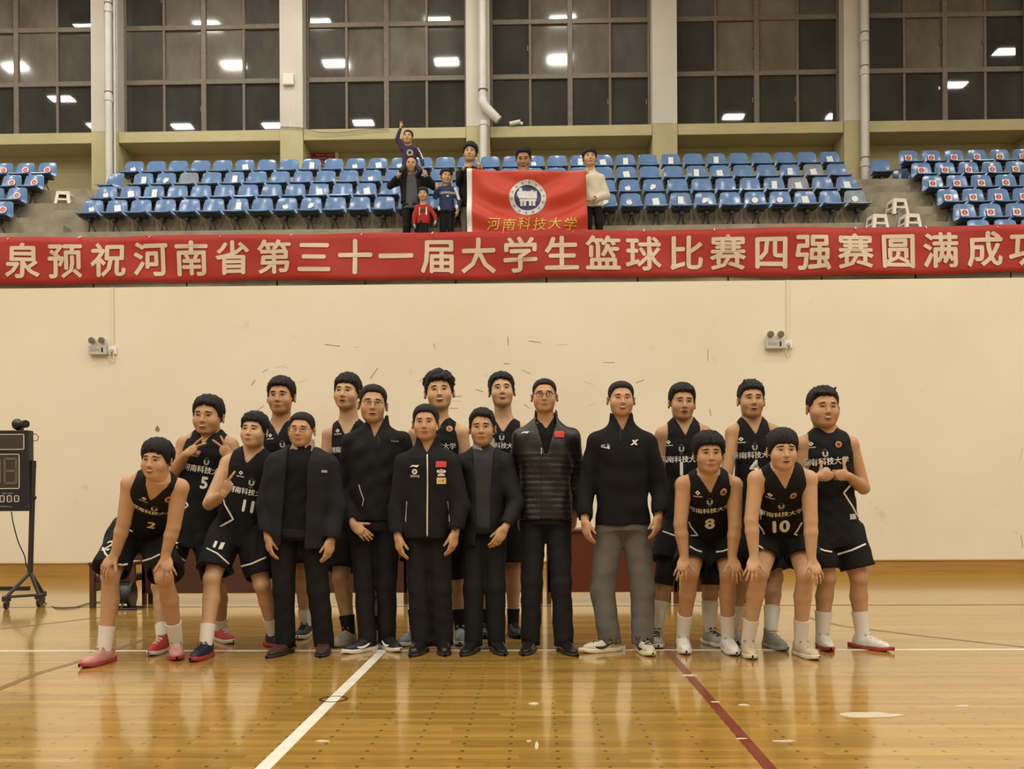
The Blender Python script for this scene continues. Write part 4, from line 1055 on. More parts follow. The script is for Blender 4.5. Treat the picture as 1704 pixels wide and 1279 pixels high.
def rect2(x0, x1, y0, y1, nx=1):
    ny = nx; xs = np.linspace(x0, x1, nx + 1); yl = np.linspace(y0, y1, ny + 1); v = [(x, y) for y in yl for x in xs]
    return (v, [(j * (nx + 1) + i, j * (nx + 1) + i + 1, (j + 1) * (nx + 1) + i + 1, (j + 1) * (nx + 1) + i) for j in range(ny) for i in range(nx)])
def txt2(s, size, bold=.02, sx=1.0, dx=0, dy=0):
    v, f = text_poly(s, bold); v = v * size; v = np.stack([v[:, 0] * sx + dx, v[:, 1] + dy], 1); return (v, f)
def trim(o, parent, g, name, pts, m=None, r=.0065, n=10):
    out = []
    for a, b in zip(pts[:-1], pts[1:]):
        for t in np.linspace(0, 1, n, endpoint=False): out.append(on_cloth(o, g, a[0] + (b[0] - a[0]) * t, a[1] + (b[1] - a[1]) * t))
    out.append(on_cloth(o, g, *pts[-1])); out = [p - o.dep * .0005 for p in out if p is not None]
    if len(out) < 2: return
    mb = MB(); mb.tube(out, r, 6, flat=1.0); V = np.array(mb.v)
    mb.build(name, m or M_trim, parent, smooth=True)
def kit(o, cx, cy, num, txt_y, num_y, badge=True, brand=(None, None), crest=None, letters='河南科技大学', sw=.046, num_sz=.115, hide=()):
    """the printed team kit: maker's mark, U crest, gold badge, lettering, number"""
    j = o.top
    if letters: decal(o, j, 'jersey', 'chest_lettering', on_cloth(o, 'jersey', cx, txt_y), [txt2(letters, sw, .02, dy=-.017) + (0,)], M_trim)
    if num: decal(o, j, 'jersey', 'chest_number', on_cloth(o, 'jersey', cx, num_y), [txt2(num, num_sz, .04, .95, dy=-num_sz * .34) + (0,)], M_trim)
    if crest:
        p = []; 
        p.append(rect2(-.020, -.007, -.008, .012) + (0,)); p.append(rect2(.007, .020, -.008, .012) + (0,)); 
        v = [(.020 * math.cos(a), -.008 + .017 * math.sin(a)) for a in np.linspace(math.pi, 2 * math.pi, 9)] + [(.007 * math.cos(a), -.008 + .006 * math.sin(a)) for a in np.linspace(2 * math.pi, math.pi, 9)]
        p.append((v, [(i, i + 1, 16 - i, 17 - i) for i in range(8)], 0))
        for x, y in ((0, .027), (-.009, .022), (.009, .022)): p.append(disc2(x, y, .0028, 5) + (0,))
        p.append(txt2('FUBC', .011, .02, dy=-.040) + (0,))
        decal(o, j, 'jersey', 'crest', on_cloth(o, 'jersey', *crest), p, M_grey)
    if brand[0]:
        p = [([(0, .018), (.016, .003), (0, -.012), (-.016, .003), (0, .009), (.006, .003), (0, -.003), (-.006, .003)], [(0, 4, 5, 1)[::-1], (1, 5, 6, 2)[::-1], (2, 6, 7, 3)[::-1], (3, 7, 4, 0)[::-1]], 0), txt2('ARRONKR', .0125, .03, .95, dy=-.026) + (0,)]
        decal(o, j, 'jersey', 'maker_mark', on_cloth(o, 'jersey', *brand), p, M_trim)
    if badge:
        p = [disc2(0, 0, .021, 20) + (0,), disc2(0, -.001, .0165, 16) + (1,), ([(-.012, .004), (.002, -.01), (.012, -.004), (.004, .006), (-.004, .01)], [(0, 1, 2, 3, 4)], 2)]
        decal(o, j, 'jersey', 'team_badge', on_cloth(o, 'jersey', *badge), p, [mat('badge_gold', (.62, .42, .2), .5), mat('badge_orange', (.42, .1, .04), .5), mat('badge_dark', (.08, .02, .015), .5)])
# ------------------------------------------------------------------ wardrobe
def shoe_m(n, c, r=.5): return mat(n, c, r, .4, var=.15, vscale=30)
S_red = shoe_m('red_knit', (.42, .04, .035)); S_pink = shoe_m('faded_red_knit', (.48, .22, .19)); S_navy = shoe_m('navy_knit', (.012, .013, .03)); S_white = shoe_m('white_leather', (.62, .59, .54)); S_beige = shoe_m('beige_knit', (.50, .40, .26))
S_grey = shoe_m('grey_knit', (.34, .33, .29)); S_tan = shoe_m('pale_olive_knit', (.36, .33, .25)); S_blk = shoe_m('black_knit', (.012, .012, .012)); S_leather = mat('black_leather', (.012, .011, .011), .25, .5); S_brown = mat('brown_suede', (.05, .024, .017), .6, .3)
O_white = mat('white_rubber', (.62, .58, .5), .5); O_red = mat('red_rubber', (.33, .04, .035), .5); O_black = mat('black_rubber', (.012, .012, .012), .6); O_cream = mat('cream_rubber', (.66, .58, .42), .5)
L_white = mat('white_lace', (.66, .62, .55), .8); L_black = mat('black_lace', (.01, .01, .01), .8); L_beige = mat('beige_lace', (.5, .42, .3), .8)
M_khaki = cloth('khaki_shirt', (.42, .33, .22)); M_greyshirt = cloth('grey_shirt', (.36, .34, .3)); M_sweater = cloth('charcoal_sweater', (.03, .031, .032), .9, .2); M_blacksw = cloth('black_sweater', (.006, .006, .006), .9)
M_navycoat = cloth('dark_navy_coat', (.0125, .0125, .0145), .85); M_suit = cloth('black_suit', (.0085, .0085, .0085), .7); M_puff = mat('black_puffer_nylon', (.0105, .0095, .0085), .42, .35, bump=.15, bscale=90); M_jeans = mat('washed_grey_denim', (.125, .115, .10), .85, .15, var=.3, vscale=5, bump=.3, bscale=300)
M_darkp = cloth('dark_slacks', (.0105, .0095, .009)); M_halfzip = cloth('black_fleece', (.0065, .006, .006), .85)
H_bowl = lambda s, **k: dict(dict(spikes=34, spike_len=.009, fringe=.052, thick=.011, top=.012, side=-.018, tufts=14, tuft_len=.02, seed=s, rough=.003), **k)
H_short = lambda s, **k: dict(dict(fringe=.077, thick=.0035, top=.007, side=-.005, back=-.035, seed=s, crop=1, rough=.0008, temple=.012), **k)
H_tex = lambda s, **k: dict(dict(fringe=.066, thick=.011, top=.012, side=-.005, spikes=26, seed=s, rough=.0025, tufts=6, tuft_len=.008), **k)
PPL = {}
def person(key, **sp): PPL[key] = make_person(sp); return PPL[key]

# ------------------------------------------------------------------ players
o = person('n2', label='player number 2 in black kit crouching at the left end, hands on knees', head=(261, 732, 799, -.36), sh=((217, 806), (299, 811)), sdy=-.28, hip=(236, 884, .16), hipdx=0,
    toes=((141, 1111, -12), (294, 1099, 22)), knees=((184, 958, -.12), (273, 961, -.12)), arms=(((206, 869, -.26), (192, 922, -.24)), ((289, 876, -.26), (275, 924, -.24))),
    hands=(('knee', (-.62, -.25, -.75), (-.3, -.9, .3), (.7, 0, -.6)), ('knee', (.3, -.3, -.9), (.25, -.9, .3), (-1, 0, 0))), face=(3, 4, 4), smile=.5, mouth='teeth', hair=H_bowl(2, fringe=.04, thick=.015, top=.008, arch=.014, part=.004, tufts=18, side=-.03),
    skin=2, vneck=.81, vslope=.5, shoes=('sneaker', S_pink, O_red, L_beige), sock=(M_sock, .235), shem=.9, seed=21)
kit(o, 252, 0, '2', 852, 873, badge=(281, 830), brand=(240, 829), crest=(257, 846), sw=.042, num_sz=.105)
trim(o, o.bottom, 'shorts', 'side_trim', [(171, 911), (176, 922), (186, 931)]); trim(o, o.bottom, 'shorts', 'hem_trim', [(197, 938), (204, 940), (212, 938)]); trim(o, o.bottom, 'shorts', 'hem_trim', [(238, 933), (252, 929), (266, 922)])
decal(o, o.bottom, 'shorts', 'shorts_number', on_cloth(o, 'shorts', 182, 907), [txt2('2', .085, .015, dy=-.03) + (0,)], M_trim, turn=40)
trim(o, o.top, 'jersey', 'side_trim', [(208, 871), (214, 880), (221, 884)])

o = person('n5', label='player number 5 in black kit making two peace signs under his chin', head=(346.5, 660, 726), sh=((307, 748), (384, 750)), sdy=.12, hip=(322, 884, .13),
    toes=((252, 1091, 0), (384, 1071, 40)), knees=((266, 975, -.0), (362, 972, .04)), arms=(((289, 786, .06), (309, 756, -.08)), ((402, 790, .08), (384, 762, -.04))),
    hands=(('peace', (.85, -.2, .5), (-.25, -.9, .35), (-.3, 0, .9)), ('peace', (-.6, -.2, .75), (.25, -.95, .1), (.5, 0, .8))), face=(2, 2, 2), smile=.35, mouth='teeth', fw=1.05, hair=H_bowl(5, fringe=.062, thick=.012, top=.01, arch=.01, side=-.01, tufts=10, tuft_len=.008), skin=1,
    vneck=.83, vslope=.5, shoes=('hightop', S_red, O_white, L_white), sock=(M_sock, .17), shem=.86, seed=25)
kit(o, 340, 0, '5', 782, 803, badge=None, brand=(324, 753), crest=(344, 768), sw=.052)
trim(o, o.bottom, 'shorts', 'hem_trim', [(288, 921), (305, 931), (320, 938)]); trim(o, o.bottom, 'shorts', 'hem_trim', [(328, 939), (336, 937)])
decal(o, o.bottom, 'shorts', 'shorts_number', on_cloth(o, 'shorts', 291, 908), [txt2('5', .085, .04, dy=-.03) + (0,)], M_trim)
trim(o, o.top, 'jersey', 'side_trim', [(309, 835), (313, 841), (305, 848)])

o = person('n11', label='player number 11 in black kit with tousled fringe raising a peace sign', head=(423, 687, 747, .02), sh=((380, 780), (455, 782)), sdy=.08, hip=(398, 884, .12),
    toes=((322, 1101, -4), (484, 1079, 55)), knees=((353, 962, -.1), (436, 972, 0)), arms=(((348, 838, -.05), (371, 822, -.22)), ((461, 840, .28), (464, 890, .28))),
    hands=(('peace', (.45, -.25, .8), (.3, -.9, .1), (-.85, -.2, .4)), 'hang'), face=(6, -4, 3), smile=.0, mouth='closed', eye=.4, hair=H_bowl(11, fringe=.055, thick=.013, top=.008, tufts=20, tuft_len=.016, rough=.004, side=-.02, sweep=.006), skin=0,
    vneck=.80, vslope=.55, shoes=('sneaker', S_navy, O_red, L_black), sock=(M_sock, .21), shem=.86, seed=31)
kit(o, 413, 0, '11', 818, 842, badge=None, brand=(401, 787), crest=(419, 802), sw=.046, num_sz=.112)
trim(o, o.top, 'jersey', 'side_trim', [(371, 826), (374, 839), (388, 864), (372, 873), (352, 884), (346, 896)]); trim(o, o.bottom, 'shorts', 'hem_trim', [(344, 912), (362, 921), (381, 938)]); trim(o, o.bottom, 'shorts', 'hem_trim', [(398, 943), (418, 938), (443, 927)])
decal(o, o.bottom, 'shorts', 'shorts_number', on_cloth(o, 'shorts', 363, 906), [rect2(-.03, -.01, -.02, .02) + (0,), rect2(.012, .034, -.024, .018) + (0,)], M_trim)

o = person('tallA', label='tall player with straight-faced look standing behind number 11 and the bespectacled man in a coat', head=(468, 629, 691), sh=((434, 734), (503, 734)), toes=((452, 1064, 0), (498, 1064, 0)), arms=(((424, 800), (430, 860)), ((512, 800), (508, 860))), hands=('hang', 'hang'),
    face=(0, 0, 0), smile=0, brow=1.15, hair=H_bowl(7, fringe=.064, thick=.011, top=.012, tufts=8, tuft_len=.006, side=-.01), skin=1, vneck=.82, vslope=.5, shoes=('sneaker', S_blk, O_white, L_black), sock=(M_sock, .2), seed=37)
kit(o, 468, 0, None, 757, 0, badge=None, brand=(450, 725), crest=(470, 739), sw=.046)

o = person('tallB', label='tall player with open mouth and black socks behind the man in the plain black jacket', head=(578, 623, 684), sh=((549, 732), (614, 732)), sdy=.1, hip=(592, 884, .13), toes=((556, 1077, -22), (628, 1075, 5)), arms=(((538, 800, .1), (546, 868, .1)), ((622, 800, .2), (620, 865, .2))), face=(8, -3, 2), smile=.1, mouth='open', hair=H_bowl(8, fringe=.052, thick=.010, top=.014, tufts=10, tuft_len=.012, side=-.01),
    skin=0, vneck=.82, vslope=.5, shoes=('hightop', S_tan, S_tan, L_beige), sock=(M_bsock, .2), knees=((567, 962, 0), (627, 962, 0)), shem=.82, seed=41, leg=1.08)
kit(o, 578, 0, None, 747, 0, badge=None, brand=(562, 717), crest=None, sw=.046)

o = person('curly', label='smiling curly-haired player behind the man with the white zip', head=(731, 621, 684), sh=((692, 732), (767, 730)), toes=((668, 1076, -25), (766, 1074, 4)), arms=(((682, 800), (690, 865)), ((781, 800), (775, 865))), face=(-6, -4, -3), smile=.6, mouth='teeth', fw=1.06, hair=dict(fringe=.062, thick=.012, top=.02, curls=110, seed=9, rough=.002, side=-.005), skin=0,
    vneck=.84, vslope=.5, shoes=('hightop', shoe_m('blue_grey_knit', (.18, .22, .28)), O_white, L_white), sock=(M_bsock, .24), sleeves=(0, (.55, 1.12)), knees=((690, 960, 0), (758, 950, 0)), shem=.8, seed=43)
kit(o, 726, 0, None, 742, 0, badge=(748, 713), brand=(712, 717), crest=(727, 730), sw=.046)

o = person('tallC', label='grinning tall player with side-swept hair behind the man in the grey sweater', head=(835, 621, 680), sh=((802, 730), (873, 728)), toes=((808, 1062, 0), (862, 1062, 12)), arms=(((793, 800), (800, 860)), ((884, 800), (878, 860))), face=(-4, -7, -3), smile=.6, mouth='teeth', hair=H_bowl(10, fringe=.062, thick=.011, top=.01, arch=.014, part=-.015, tufts=10, tuft_len=.018, side=-.03), skin=0,
    vneck=.82, vslope=.62, shoes=('hightop', S_blk, O_black, L_black), sock=(M_bsock, .2), seed=47)
kit(o, 833, 0, None, 741, 0, badge=None, brand=(817, 717), crest=(835, 727), sw=.046)

o = person('n1', label='player number 1 in black kit beside the man in grey jeans', head=(1135, 640, 701), sh=((1103, 732), (1171, 730)), sdy=.13, hip=(1138, 880, .16), toes=((1095, 1079, -4), (1206, 1078, 22)), knees=((1106, 962, .04), (1183, 962, .04)), arms=(((1100, 800, .16), (1110, 866, .18)), ((1184, 800, .22), (1180, 872, .22))), face=(-2, 0, 2), smile=0, mouth='open', fw=.97,
    hair=H_bowl(12, fringe=.066, thick=.012, top=.01, side=.01, tufts=7, tuft_len=.005), skin=1, vneck=.83, vslope=.5, shoes=('hightop', S_grey, O_white, L_black), sock=(M_sock, .30), sleeves=((.5, 1.12), (.5, 1.12)), shem=.66, seed=51, swide=1.0)
kit(o, 1134, 0, '1', 764, 780, badge=None, brand=(1112, 736), crest=(1134, 746), sw=.05, num_sz=.13)
trim(o, o.bottom, 'shorts', 'hem_trim', [(1103, 884), (1114, 888), (1127, 893)])

o = person('n8', label='player number 8 in black kit crouching with both hands on his knees', head=(1179, 722, 788, -.36), sh=((1138, 806), (1221, 807)), sdy=-.26, hip=(1182, 893, .1), toes=((1141, 1089, -4), (1223, 1091, 2)), knees=((1149, 952, -.16), (1212, 955, -.16)),
    arms=(((1132, 872, -.28), (1139, 926, -.27)), ((1223, 874, -.28), (1218, 927, -.27))), hands=('knee', 'knee'), face=(0, 2, 0), smile=0, mouth='closed', hair=H_bowl(13, fringe=.052, thick=.02, top=.008, tufts=16, tuft_len=.014, rough=.004, side=-.005), skin=1, vneck=.84, vslope=.5, shoes=('sneaker', S_white, O_white, L_white), sock=(M_sock, .25), shem=.8, seed=55)
kit(o, 1181, 0, '8', 849, 870, badge=(1204, 818), brand=(1161, 820), crest=(1181, 834), sw=.046, num_sz=.135)
trim(o, o.top, 'jersey', 'side_trim', [(1147, 868), (1150, 876), (1161, 890), (1149, 891)]); trim(o, o.bottom, 'shorts', 'hem_trim', [(1148, 909), (1158, 915), (1168, 918)]); trim(o, o.bottom, 'shorts', 'hem_trim', [(1192, 918), (1202, 917), (1211, 914)])

o = person('n4', label='player number 4 in black kit standing behind numbers 8 and 10', head=(1250, 635, 697), sh=((1220, 730), (1284, 728)), sdy=.08, hip=(1256, 882, .12), toes=((1226, 1072, -4), (1305, 1083, 14)), knees=((1235, 962, .08), (1290, 960, .04)), arms=(((1207, 800), (1212, 868)), ((1297, 800), (1292, 868))), face=(2, -2, 1), smile=.1, mouth='open', tt=1,
    hair=H_tex(14, fringe=.062, thick=.009, side=.01), skin=1, fw=.96, vneck=.83, vslope=.5, shoes=('hightop', shoe_m('grey_green_knit', (.22, .225, .2)), S_grey, L_beige), sock=(M_sock, .26), shem=.86, seed=59)
kit(o, 1255, 0, '4', 757, 776, badge=(1279, 727), brand=(1233, 731), crest=(1256, 743), sw=.05, num_sz=.13)

o = person('n10', label='player number 10 in black kit crouching with knees wide apart', head=(1302, 716, 782, -.36), sh=((1259, 797), (1345, 797)), sdy=-.26, hip=(1302, 890, .1), toes=((1251, 1097, -6), (1357, 1098, 12)), knees=((1265, 952, -.16), (1340, 956, -.16)),
    arms=(((1250, 865, -.28), (1255, 926, -.28)), ((1349, 866, -.28), (1350, 930, -.28))), hands=('knee', 'knee'), face=(0, 4, 0), smile=0, mouth='open', tt=1, hair=H_bowl(15, fringe=.036, thick=.014, top=.008, tufts=18, tuft_len=.012, rough=.003, side=-.03), skin=0, fw=1.03, vneck=.82, vslope=.45, shoes=('sneaker', S_beige, O_cream, L_beige), sock=(M_sock, .24), shem=.66, seed=63)
kit(o, 1300, 0, '10', 855, 875, badge=(1320, 824), brand=(1281, 823), crest=(1300, 841), sw=.046, num_sz=.135)
trim(o, o.top, 'jersey', 'side_trim', [(1262, 872), (1268, 880), (1272, 888), (1260, 891)]); trim(o, o.top, 'jersey', 'side_trim', [(1334, 869), (1327, 882), (1322, 888), (1334, 893)]); trim(o, o.bottom, 'shorts', 'hem_trim', [(1259, 906), (1272, 913), (1284, 921)])

o = person('n9', label='player number 9 in black kit at the right end giving two thumbs up', head=(1369.5, 646, 713), sh=((1337, 748), (1415, 749)), sdy=0, hip=(1385, 884, .03), toes=((1380, 1084, -4), (1476, 1084, 36)), knees=((1376, 962, -.02), (1429, 962, -.02)), arms=(((1337, 816, .0), (1360, 793, -.2)), ((1437, 812, .0), (1412, 792, -.2))),
    hands=(('fist_up', (.9, -.25, .1), (-.2, -.9, 0), (0, 0, 1)), ('fist_up', (-.9, -.25, .1), (.2, -.9, 0), (0, 0, 1))), face=(-2, 0, 1), smile=.6, mouth='teeth', eye=.3, fw=1.07, jaw=1.1, hair=H_tex(16, fringe=.07, thick=.008, top=.012, side=.0, spikes=30), skin=1, vneck=.93, vslope=1.2, fat=1.08, shoes=('sneaker', S_white, O_red, L_white), sock=(M_sock, .25), shem=.80, seed=67, leg=1.05)
kit(o, 1375, 0, '9', 768, 789, badge=(1395, 739), brand=(1349, 739), crest=(1373, 754), sw=.052, num_sz=.13)
trim(o, o.top, 'jersey', 'side_trim', [(1416, 806), (1404, 820), (1418, 842), (1431, 866)]); trim(o, o.bottom, 'shorts', 'hem_trim', [(1358, 911), (1372, 916), (1384, 918)]); trim(o, o.bottom, 'shorts', 'hem_trim', [(1394, 922), (1418, 915), (1440, 905)])
decal(o, o.top, 'jersey', 'size_tag', on_cloth(o, 'jersey', 1420, 859), [rect2(-.028, .022, -.018, .018, 3) + (0,)], M_grey)

# ------------------------------------------------------------------ men in jackets
def zipper(o, g, pts, name='zip', r=.004, m=None): trim(o, o.top, g, name, pts, m or mat('zip_metal', (.5, .48, .43), .4, .5, .6), r)
o = person('coat', label='smiling man with thin glasses in an open dark coat over a black sweater', head=(502, 687, 744), sh=((459, 778), (546, 778)), sdy=-.05, toes=((450, 1094, -16), (534, 1093, 6)), arms=(((442, 842, -.05), (446, 892, -.12)), ((560, 845, -.05), (551, 897, -.12))), hands=('hang', 'hang'), hip=(497, 888, -.02), face=(1, 2, 3), smile=.7, mouth='closed', eye=.35, glasses='thin', fw=1.06, jaw=1.06, fat=1.1,
    hair=H_short(17, fringe=.072, thick=.006), skin=2, top='coat', topname='coat', topm=M_navycoat, hem=908, collar='flat', openp=((-.5, 0, .5, .8, .95, 1.1), (.085, .08, .075, .07, .078, .09)), inner=(M_blacksw, 896), shirtcollar=M_khaki, off=.012, bottom='trousers', botm=M_pants, pw=(.092, .072, .068), shoes=('dress', S_brown, O_black, None), seed=71, sl=(.074, .064, .052))
decal(o, o.top, 'coat', 'chest_logo', on_cloth(o, 'coat', 540, 784), [rect2(-.016, .016, -.008, .008) + (0,)], M_grey)
o = person('plainjk', label='tall man with glasses in a plain black quarter-zip jacket, hand held forward', head=(620.5, 641, 705), sh=((586, 742), (667, 741)), sdy=.09, toes=((577, 1088, -38), (662, 1085, 32)), arms=(((581, 818, .13), (587, 872, -.08)), ((676, 822, .16), (682, 890, .16))), hands=(('point', (.7, -.35, -.5), (-.3, -.75, .55), (.4, -.4, .8)), 'hang'), hip=(623, 878, .09), face=(-10, 0, 3), smile=0, mouth='open', tt=1, glasses='thin', fw=1.02,
    hair=H_short(18, fringe=.076, thick=.007, top=.006), skin=2, top='jacket', topm=M_jacket, hem=867, open=(.86, .4), off=.006, bottom='trousers', botm=M_darkp, pw=(.09, .069, .061), shoes=('sneaker', S_blk, O_white, L_black), swoosh=M_trim, seed=75, sl=(.074, .062, .05))
decal(o, o.top, 'jacket', 'chest_logo', on_cloth(o, 'jacket', 657, 735), [txt2('Toread', .017, .02) + (0,)], M_grey)
zipper(o, 'jacket', [(597, 806), (601, 820), (605, 830), (603, 842)], 'pocket_zip', .004, M_grey)
zipper(o, 'jacket', [(628, 722), (630, 730), (630, 745)], 'zip', .003, M_black)
o = person('whitezip', label='short-haired man in a black sports jacket with white zip and red flag patch', head=(708.5, 674, 734), sh=((676, 776), (748, 775)), sdy=-.04, toes=((687, 1092, -12), (740, 1091, 8)), arms=(((662, 846, -.06), (662, 892, -.12)), ((766, 842, -.08), (757, 886, -.14))), hands=('hang', 'hang'), hip=(711, 884, -.01), face=(0, 0, 0), smile=.15, mouth='closed', fw=1.02,
    hair=H_short(19, fringe=.07, thick=.009, top=.006, crop=0), skin=2, top='jacket', topm=M_jacket, hem=893, open=(.90, .5), off=.008, bottom='trousers', botm=M_darkp, pw=(.091, .074, .07), shoes=('boot', S_leather, O_black, None), seed=79, sl=(.076, .066, .052))
zipper(o, 'jacket', [(711, 756), (711.5, 800), (711, 850), (711, 892)], 'zip', .0045, M_trim); zipper(o, 'jacket', [(677, 834), (676, 850), (675, 868)], 'pocket_zip', .004, M_grey); zipper(o, 'jacket', [(745, 834), (747, 850), (748, 868)], 'pocket_zip', .003, M_grey)
decal(o, o.top, 'jacket', 'chest_logo', on_cloth(o, 'jacket', 690, 776), [([(-.034, -.006), (-.018, .010), (.034, .010), (.016, -.006), (.0, -.001), (-.014, .001)], [(0, 5, 1), (5, 4, 2, 1), (4, 3, 2)], 0)], M_trim)
decal(o, o.top, 'jacket', 'ring_logo', on_cloth(o, 'jacket', 690, 784.5), [ring2(0, 0, .018, .009, 18) + (0,), disc2(0, 0, .0035, 8) + (0,)], M_trim)
decal(o, o.top, 'jacket', 'sponsor_text', on_cloth(o, 'jacket', 690.5, 792), [txt2('东风汽车', .0165, .02, dy=-.006) + (0,)], M_trim)
decal(o, o.top, 'jacket', 'flag_patch', on_cloth(o, 'jacket', 734, 772), [rect2(-.033, .033, -.02, .02, 3) + (0,)], M_redp)
decal(o, o.top, 'jacket', 'knot_logo', on_cloth(o, 'jacket', 734.3, 785.5), [disc2(0, .004, .017, 14) + (0,), disc2(-.02, .006, .0095, 10) + (0,), disc2(.02, .006, .0095, 10) + (0,), rect2(-.022, .022, -.025, -.013) + (0,), ring2(0, .004, .012, .008, 12) + (1,)], [M_trim, M_redp])
decal(o, o.top, 'jacket', 'yellow_patch', on_cloth(o, 'jacket', 734.5, 799.5), [rect2(-.029, .029, -.021, .021, 3) + (0,), txt2('人寿', .024, .02, dy=-.009) + (1,)], [mat('yellow_patch', (.72, .52, .2), .6), mat('amber_print', (.35, .2, .02), .6)])
o = person('suit', label='man in a black suit jacket over a charcoal sweater and pale collar', head=(802.5, 682, 743), sh=((773, 776), (838, 775)), sdy=.07, toes=((772, 1091, -16), (837, 1090, 16)), arms=(((768, 845, .2), (774, 892, .2)), ((859, 838, .03), (840, 878, -.12))), hands=('hang', ('relax', (-.45, -.25, -.85), (.55, -.8, .2), (-.7, -.5, -.3))), hip=(806, 884, .09), face=(1, 0, -1), smile=.05, mouth='closed', fw=.98,
    hair=H_bowl(20, fringe=.07, thick=.009, top=.014, side=.0, tufts=4, tuft_len=.006, arch=.012, part=-.03), skin=1, top='coat', topname='suit_jacket', topm=M_suit, hem=908, collar='flat', openp=((-.5, 0, .45, .8, .95, 1.1), (.055, .05, .055, .07, .075, .09)), inner=(M_sweater, 878), shirtcollar=M_greyshirt, off=.004, bottom='trousers', botm=M_pants, pw=(.085, .068, .063), shoes=('dress', S_leather, O_black, None), seed=83, sl=(.072, .06, .048))
o = person('puffer', label='tall man with black-framed glasses in a quilted black puffer jacket', head=(906, 631, 688), sh=((869, 734), (948, 733)), sdy=.14, toes=((873, 1090, -12), (956, 1091, 20)), arms=(((862, 806, .24), (866, 860, .24)), ((960, 806, .22), (955, 856, .22))), hands=('hang', 'hang'), hip=(908, 868, .13), face=(1, -2, 0), smile=0, mouth='closed', glasses='black', fw=1.04, jaw=1.04,
    hair=H_short(22, fringe=.08, thick=.004), skin=2, top='jacket', topm=M_puff, hem=864, puffer=1, open=(.62, .28), inner=(M_blacksw, 840), innerv=.9, off=.012, bottom='trousers', botm=M_pants, pw=(.092, .072, .066), shoes=('dress', S_leather, O_black, None), seed=87, sl=(.072, .064, .054))
decal(o, o.top, 'jacket', 'chest_logo', on_cloth(o, 'jacket', 874, 720), [([(-.03, -.006), (-.016, .009), (.03, .009), (.014, -.005), (.0, -.001), (-.012, .001)], [(0, 5, 1), (5, 4, 2, 1), (4, 3, 2)], 0)], M_trim, off=.006)
decal(o, o.top, 'jacket', 'flag_patch', on_cloth(o, 'jacket', 931, 722), [rect2(-.033, .033, -.022, .022, 3) + (0,)], M_redp, off=.006)
zipper(o, 'jacket', [(901, 745), (901, 755)], 'zip_pull', .005); zipper(o, 'jacket', [(901, 755), (901, 800), (900, 862)], 'zip', .003, M_black)
o = person('halfzip', label='smiling crew-cut man in a black half-zip top and washed grey jeans', head=(1033.5, 635, 694), sh=((994, 741), (1075, 741)), toes=((974, 1086, -68), (1083, 1092, 10)), arms=(((975, 812, .02), (973, 866, -.08)), ((1099, 808, .02), (1096, 858, -.08))), hands=('hang', 'hang'), hip=(1036, 876, .03), knees=((1003, 985, .02), (1070, 985, .02)), face=(-2, 0, 1), smile=.7, mouth='teeth', eye=.4, fw=1.05, jaw=1.04,
    hair=H_short(23, fringe=.075, thick=.006, top=.003), skin=2, top='jacket', topname='jacket', topm=M_halfzip, hem=872, open=(.93, .5), off=.006, bottom='trousers', botm=M_jeans, pw=(.1, .083, .076), pfold=.0018, phem=.06, shoes=('sneaker', shoe_m('oatmeal_knit', (.52, .46, .33)), O_cream, L_black), swoosh=L_black, seed=91, sl=(.07, .064, .052))
decal(o, o.top, 'jacket', 'claw_logo', on_cloth(o, 'jacket', 1008, 742), [([(-.03 + .012 * k, -.004 - .004 * k + dy) for dy in (0, .006) for k in range(4)], [(0, 1, 5, 4), (1, 2, 6, 5), (2, 3, 7, 6)], 0)] + [([(.005, -.012 + .008 * k), (.02, -.02 + .013 * k), (.028, -.012 + .011 * k), (.012, -.007 + .008 * k)], [(0, 1, 2, 3)], 0) for k in range(4)] + [txt2('1995', .013, .02, dx=-.016, dy=.002) + (0,)], M_trim)
decal(o, o.top, 'jacket', 'x_logo', on_cloth(o, 'jacket', 1056, 736), [([(-.03, -.018), (-.016, -.018), (.028, .02), (.012, .02)], [(0, 1, 2, 3)], 0), ([(-.018, .016), (-.004, .018), (.02, -.016), (.006, -.018)], [(0, 3, 2, 1)], 0)], M_trim)
zipper(o, 'jacket', [(1032, 706), (1032, 738)], 'zip', .003, M_black)
# ------------------------------------------------------------------ people up in the stand
ZP = stepz(-1); BK = dict(q='back', bottom='trousers', hands=('hang', 'hang'))
M_gsw = cloth('grey_blue_sweater', (.09, .095, .11), .9); M_purple = cloth('purple_jacket', (.05, .03, .075), .7); M_redsw = cloth('red_sweater', (.36, .03, .025), .85); M_navyj = cloth('navy_pullover', (.03, .045, .10), .8); M_cream = cloth('cream_hoodie', (.66, .59, .46), .9); M_dk = cloth('dark_jacket', (.012, .011, .011), .8); M_dgrey = cloth('dark_grey_shirt', (.035, .034, .036), .8)
o = person('father', label='balding man in the stand carrying a waving child on his shoulders', stand=(686, 16.12, ZP), head=(685, 260, 287), sh=((669, 300), (703, 300)), arms=(((649, 309, -.05), (663, 292, -.2)), ((722, 311, -.05), (709, 291, -.2))), hands=(('grip', (.5, -.3, .6), (-.3, -.9, 0), (0, 0, 1)), ('grip', (-.5, -.3, .6), (.3, -.9, 0), (0, 0, 1))),
    face=(0, 6, 2), smile=.7, eye=.35, fw=1.06, hair=H_short(30, fringe=.1, thick=.004, side=.01), skin=2, top='coat', topname='jacket', topm=M_dk, hem=338, openp=((-.5, 0, .5, .8, .95, 1.1), (.11, .11, .10, .085, .08, .09)), inner=(M_gsw, 348), off=.015, **{k: v for k, v in BK.items() if k != 'hands'})
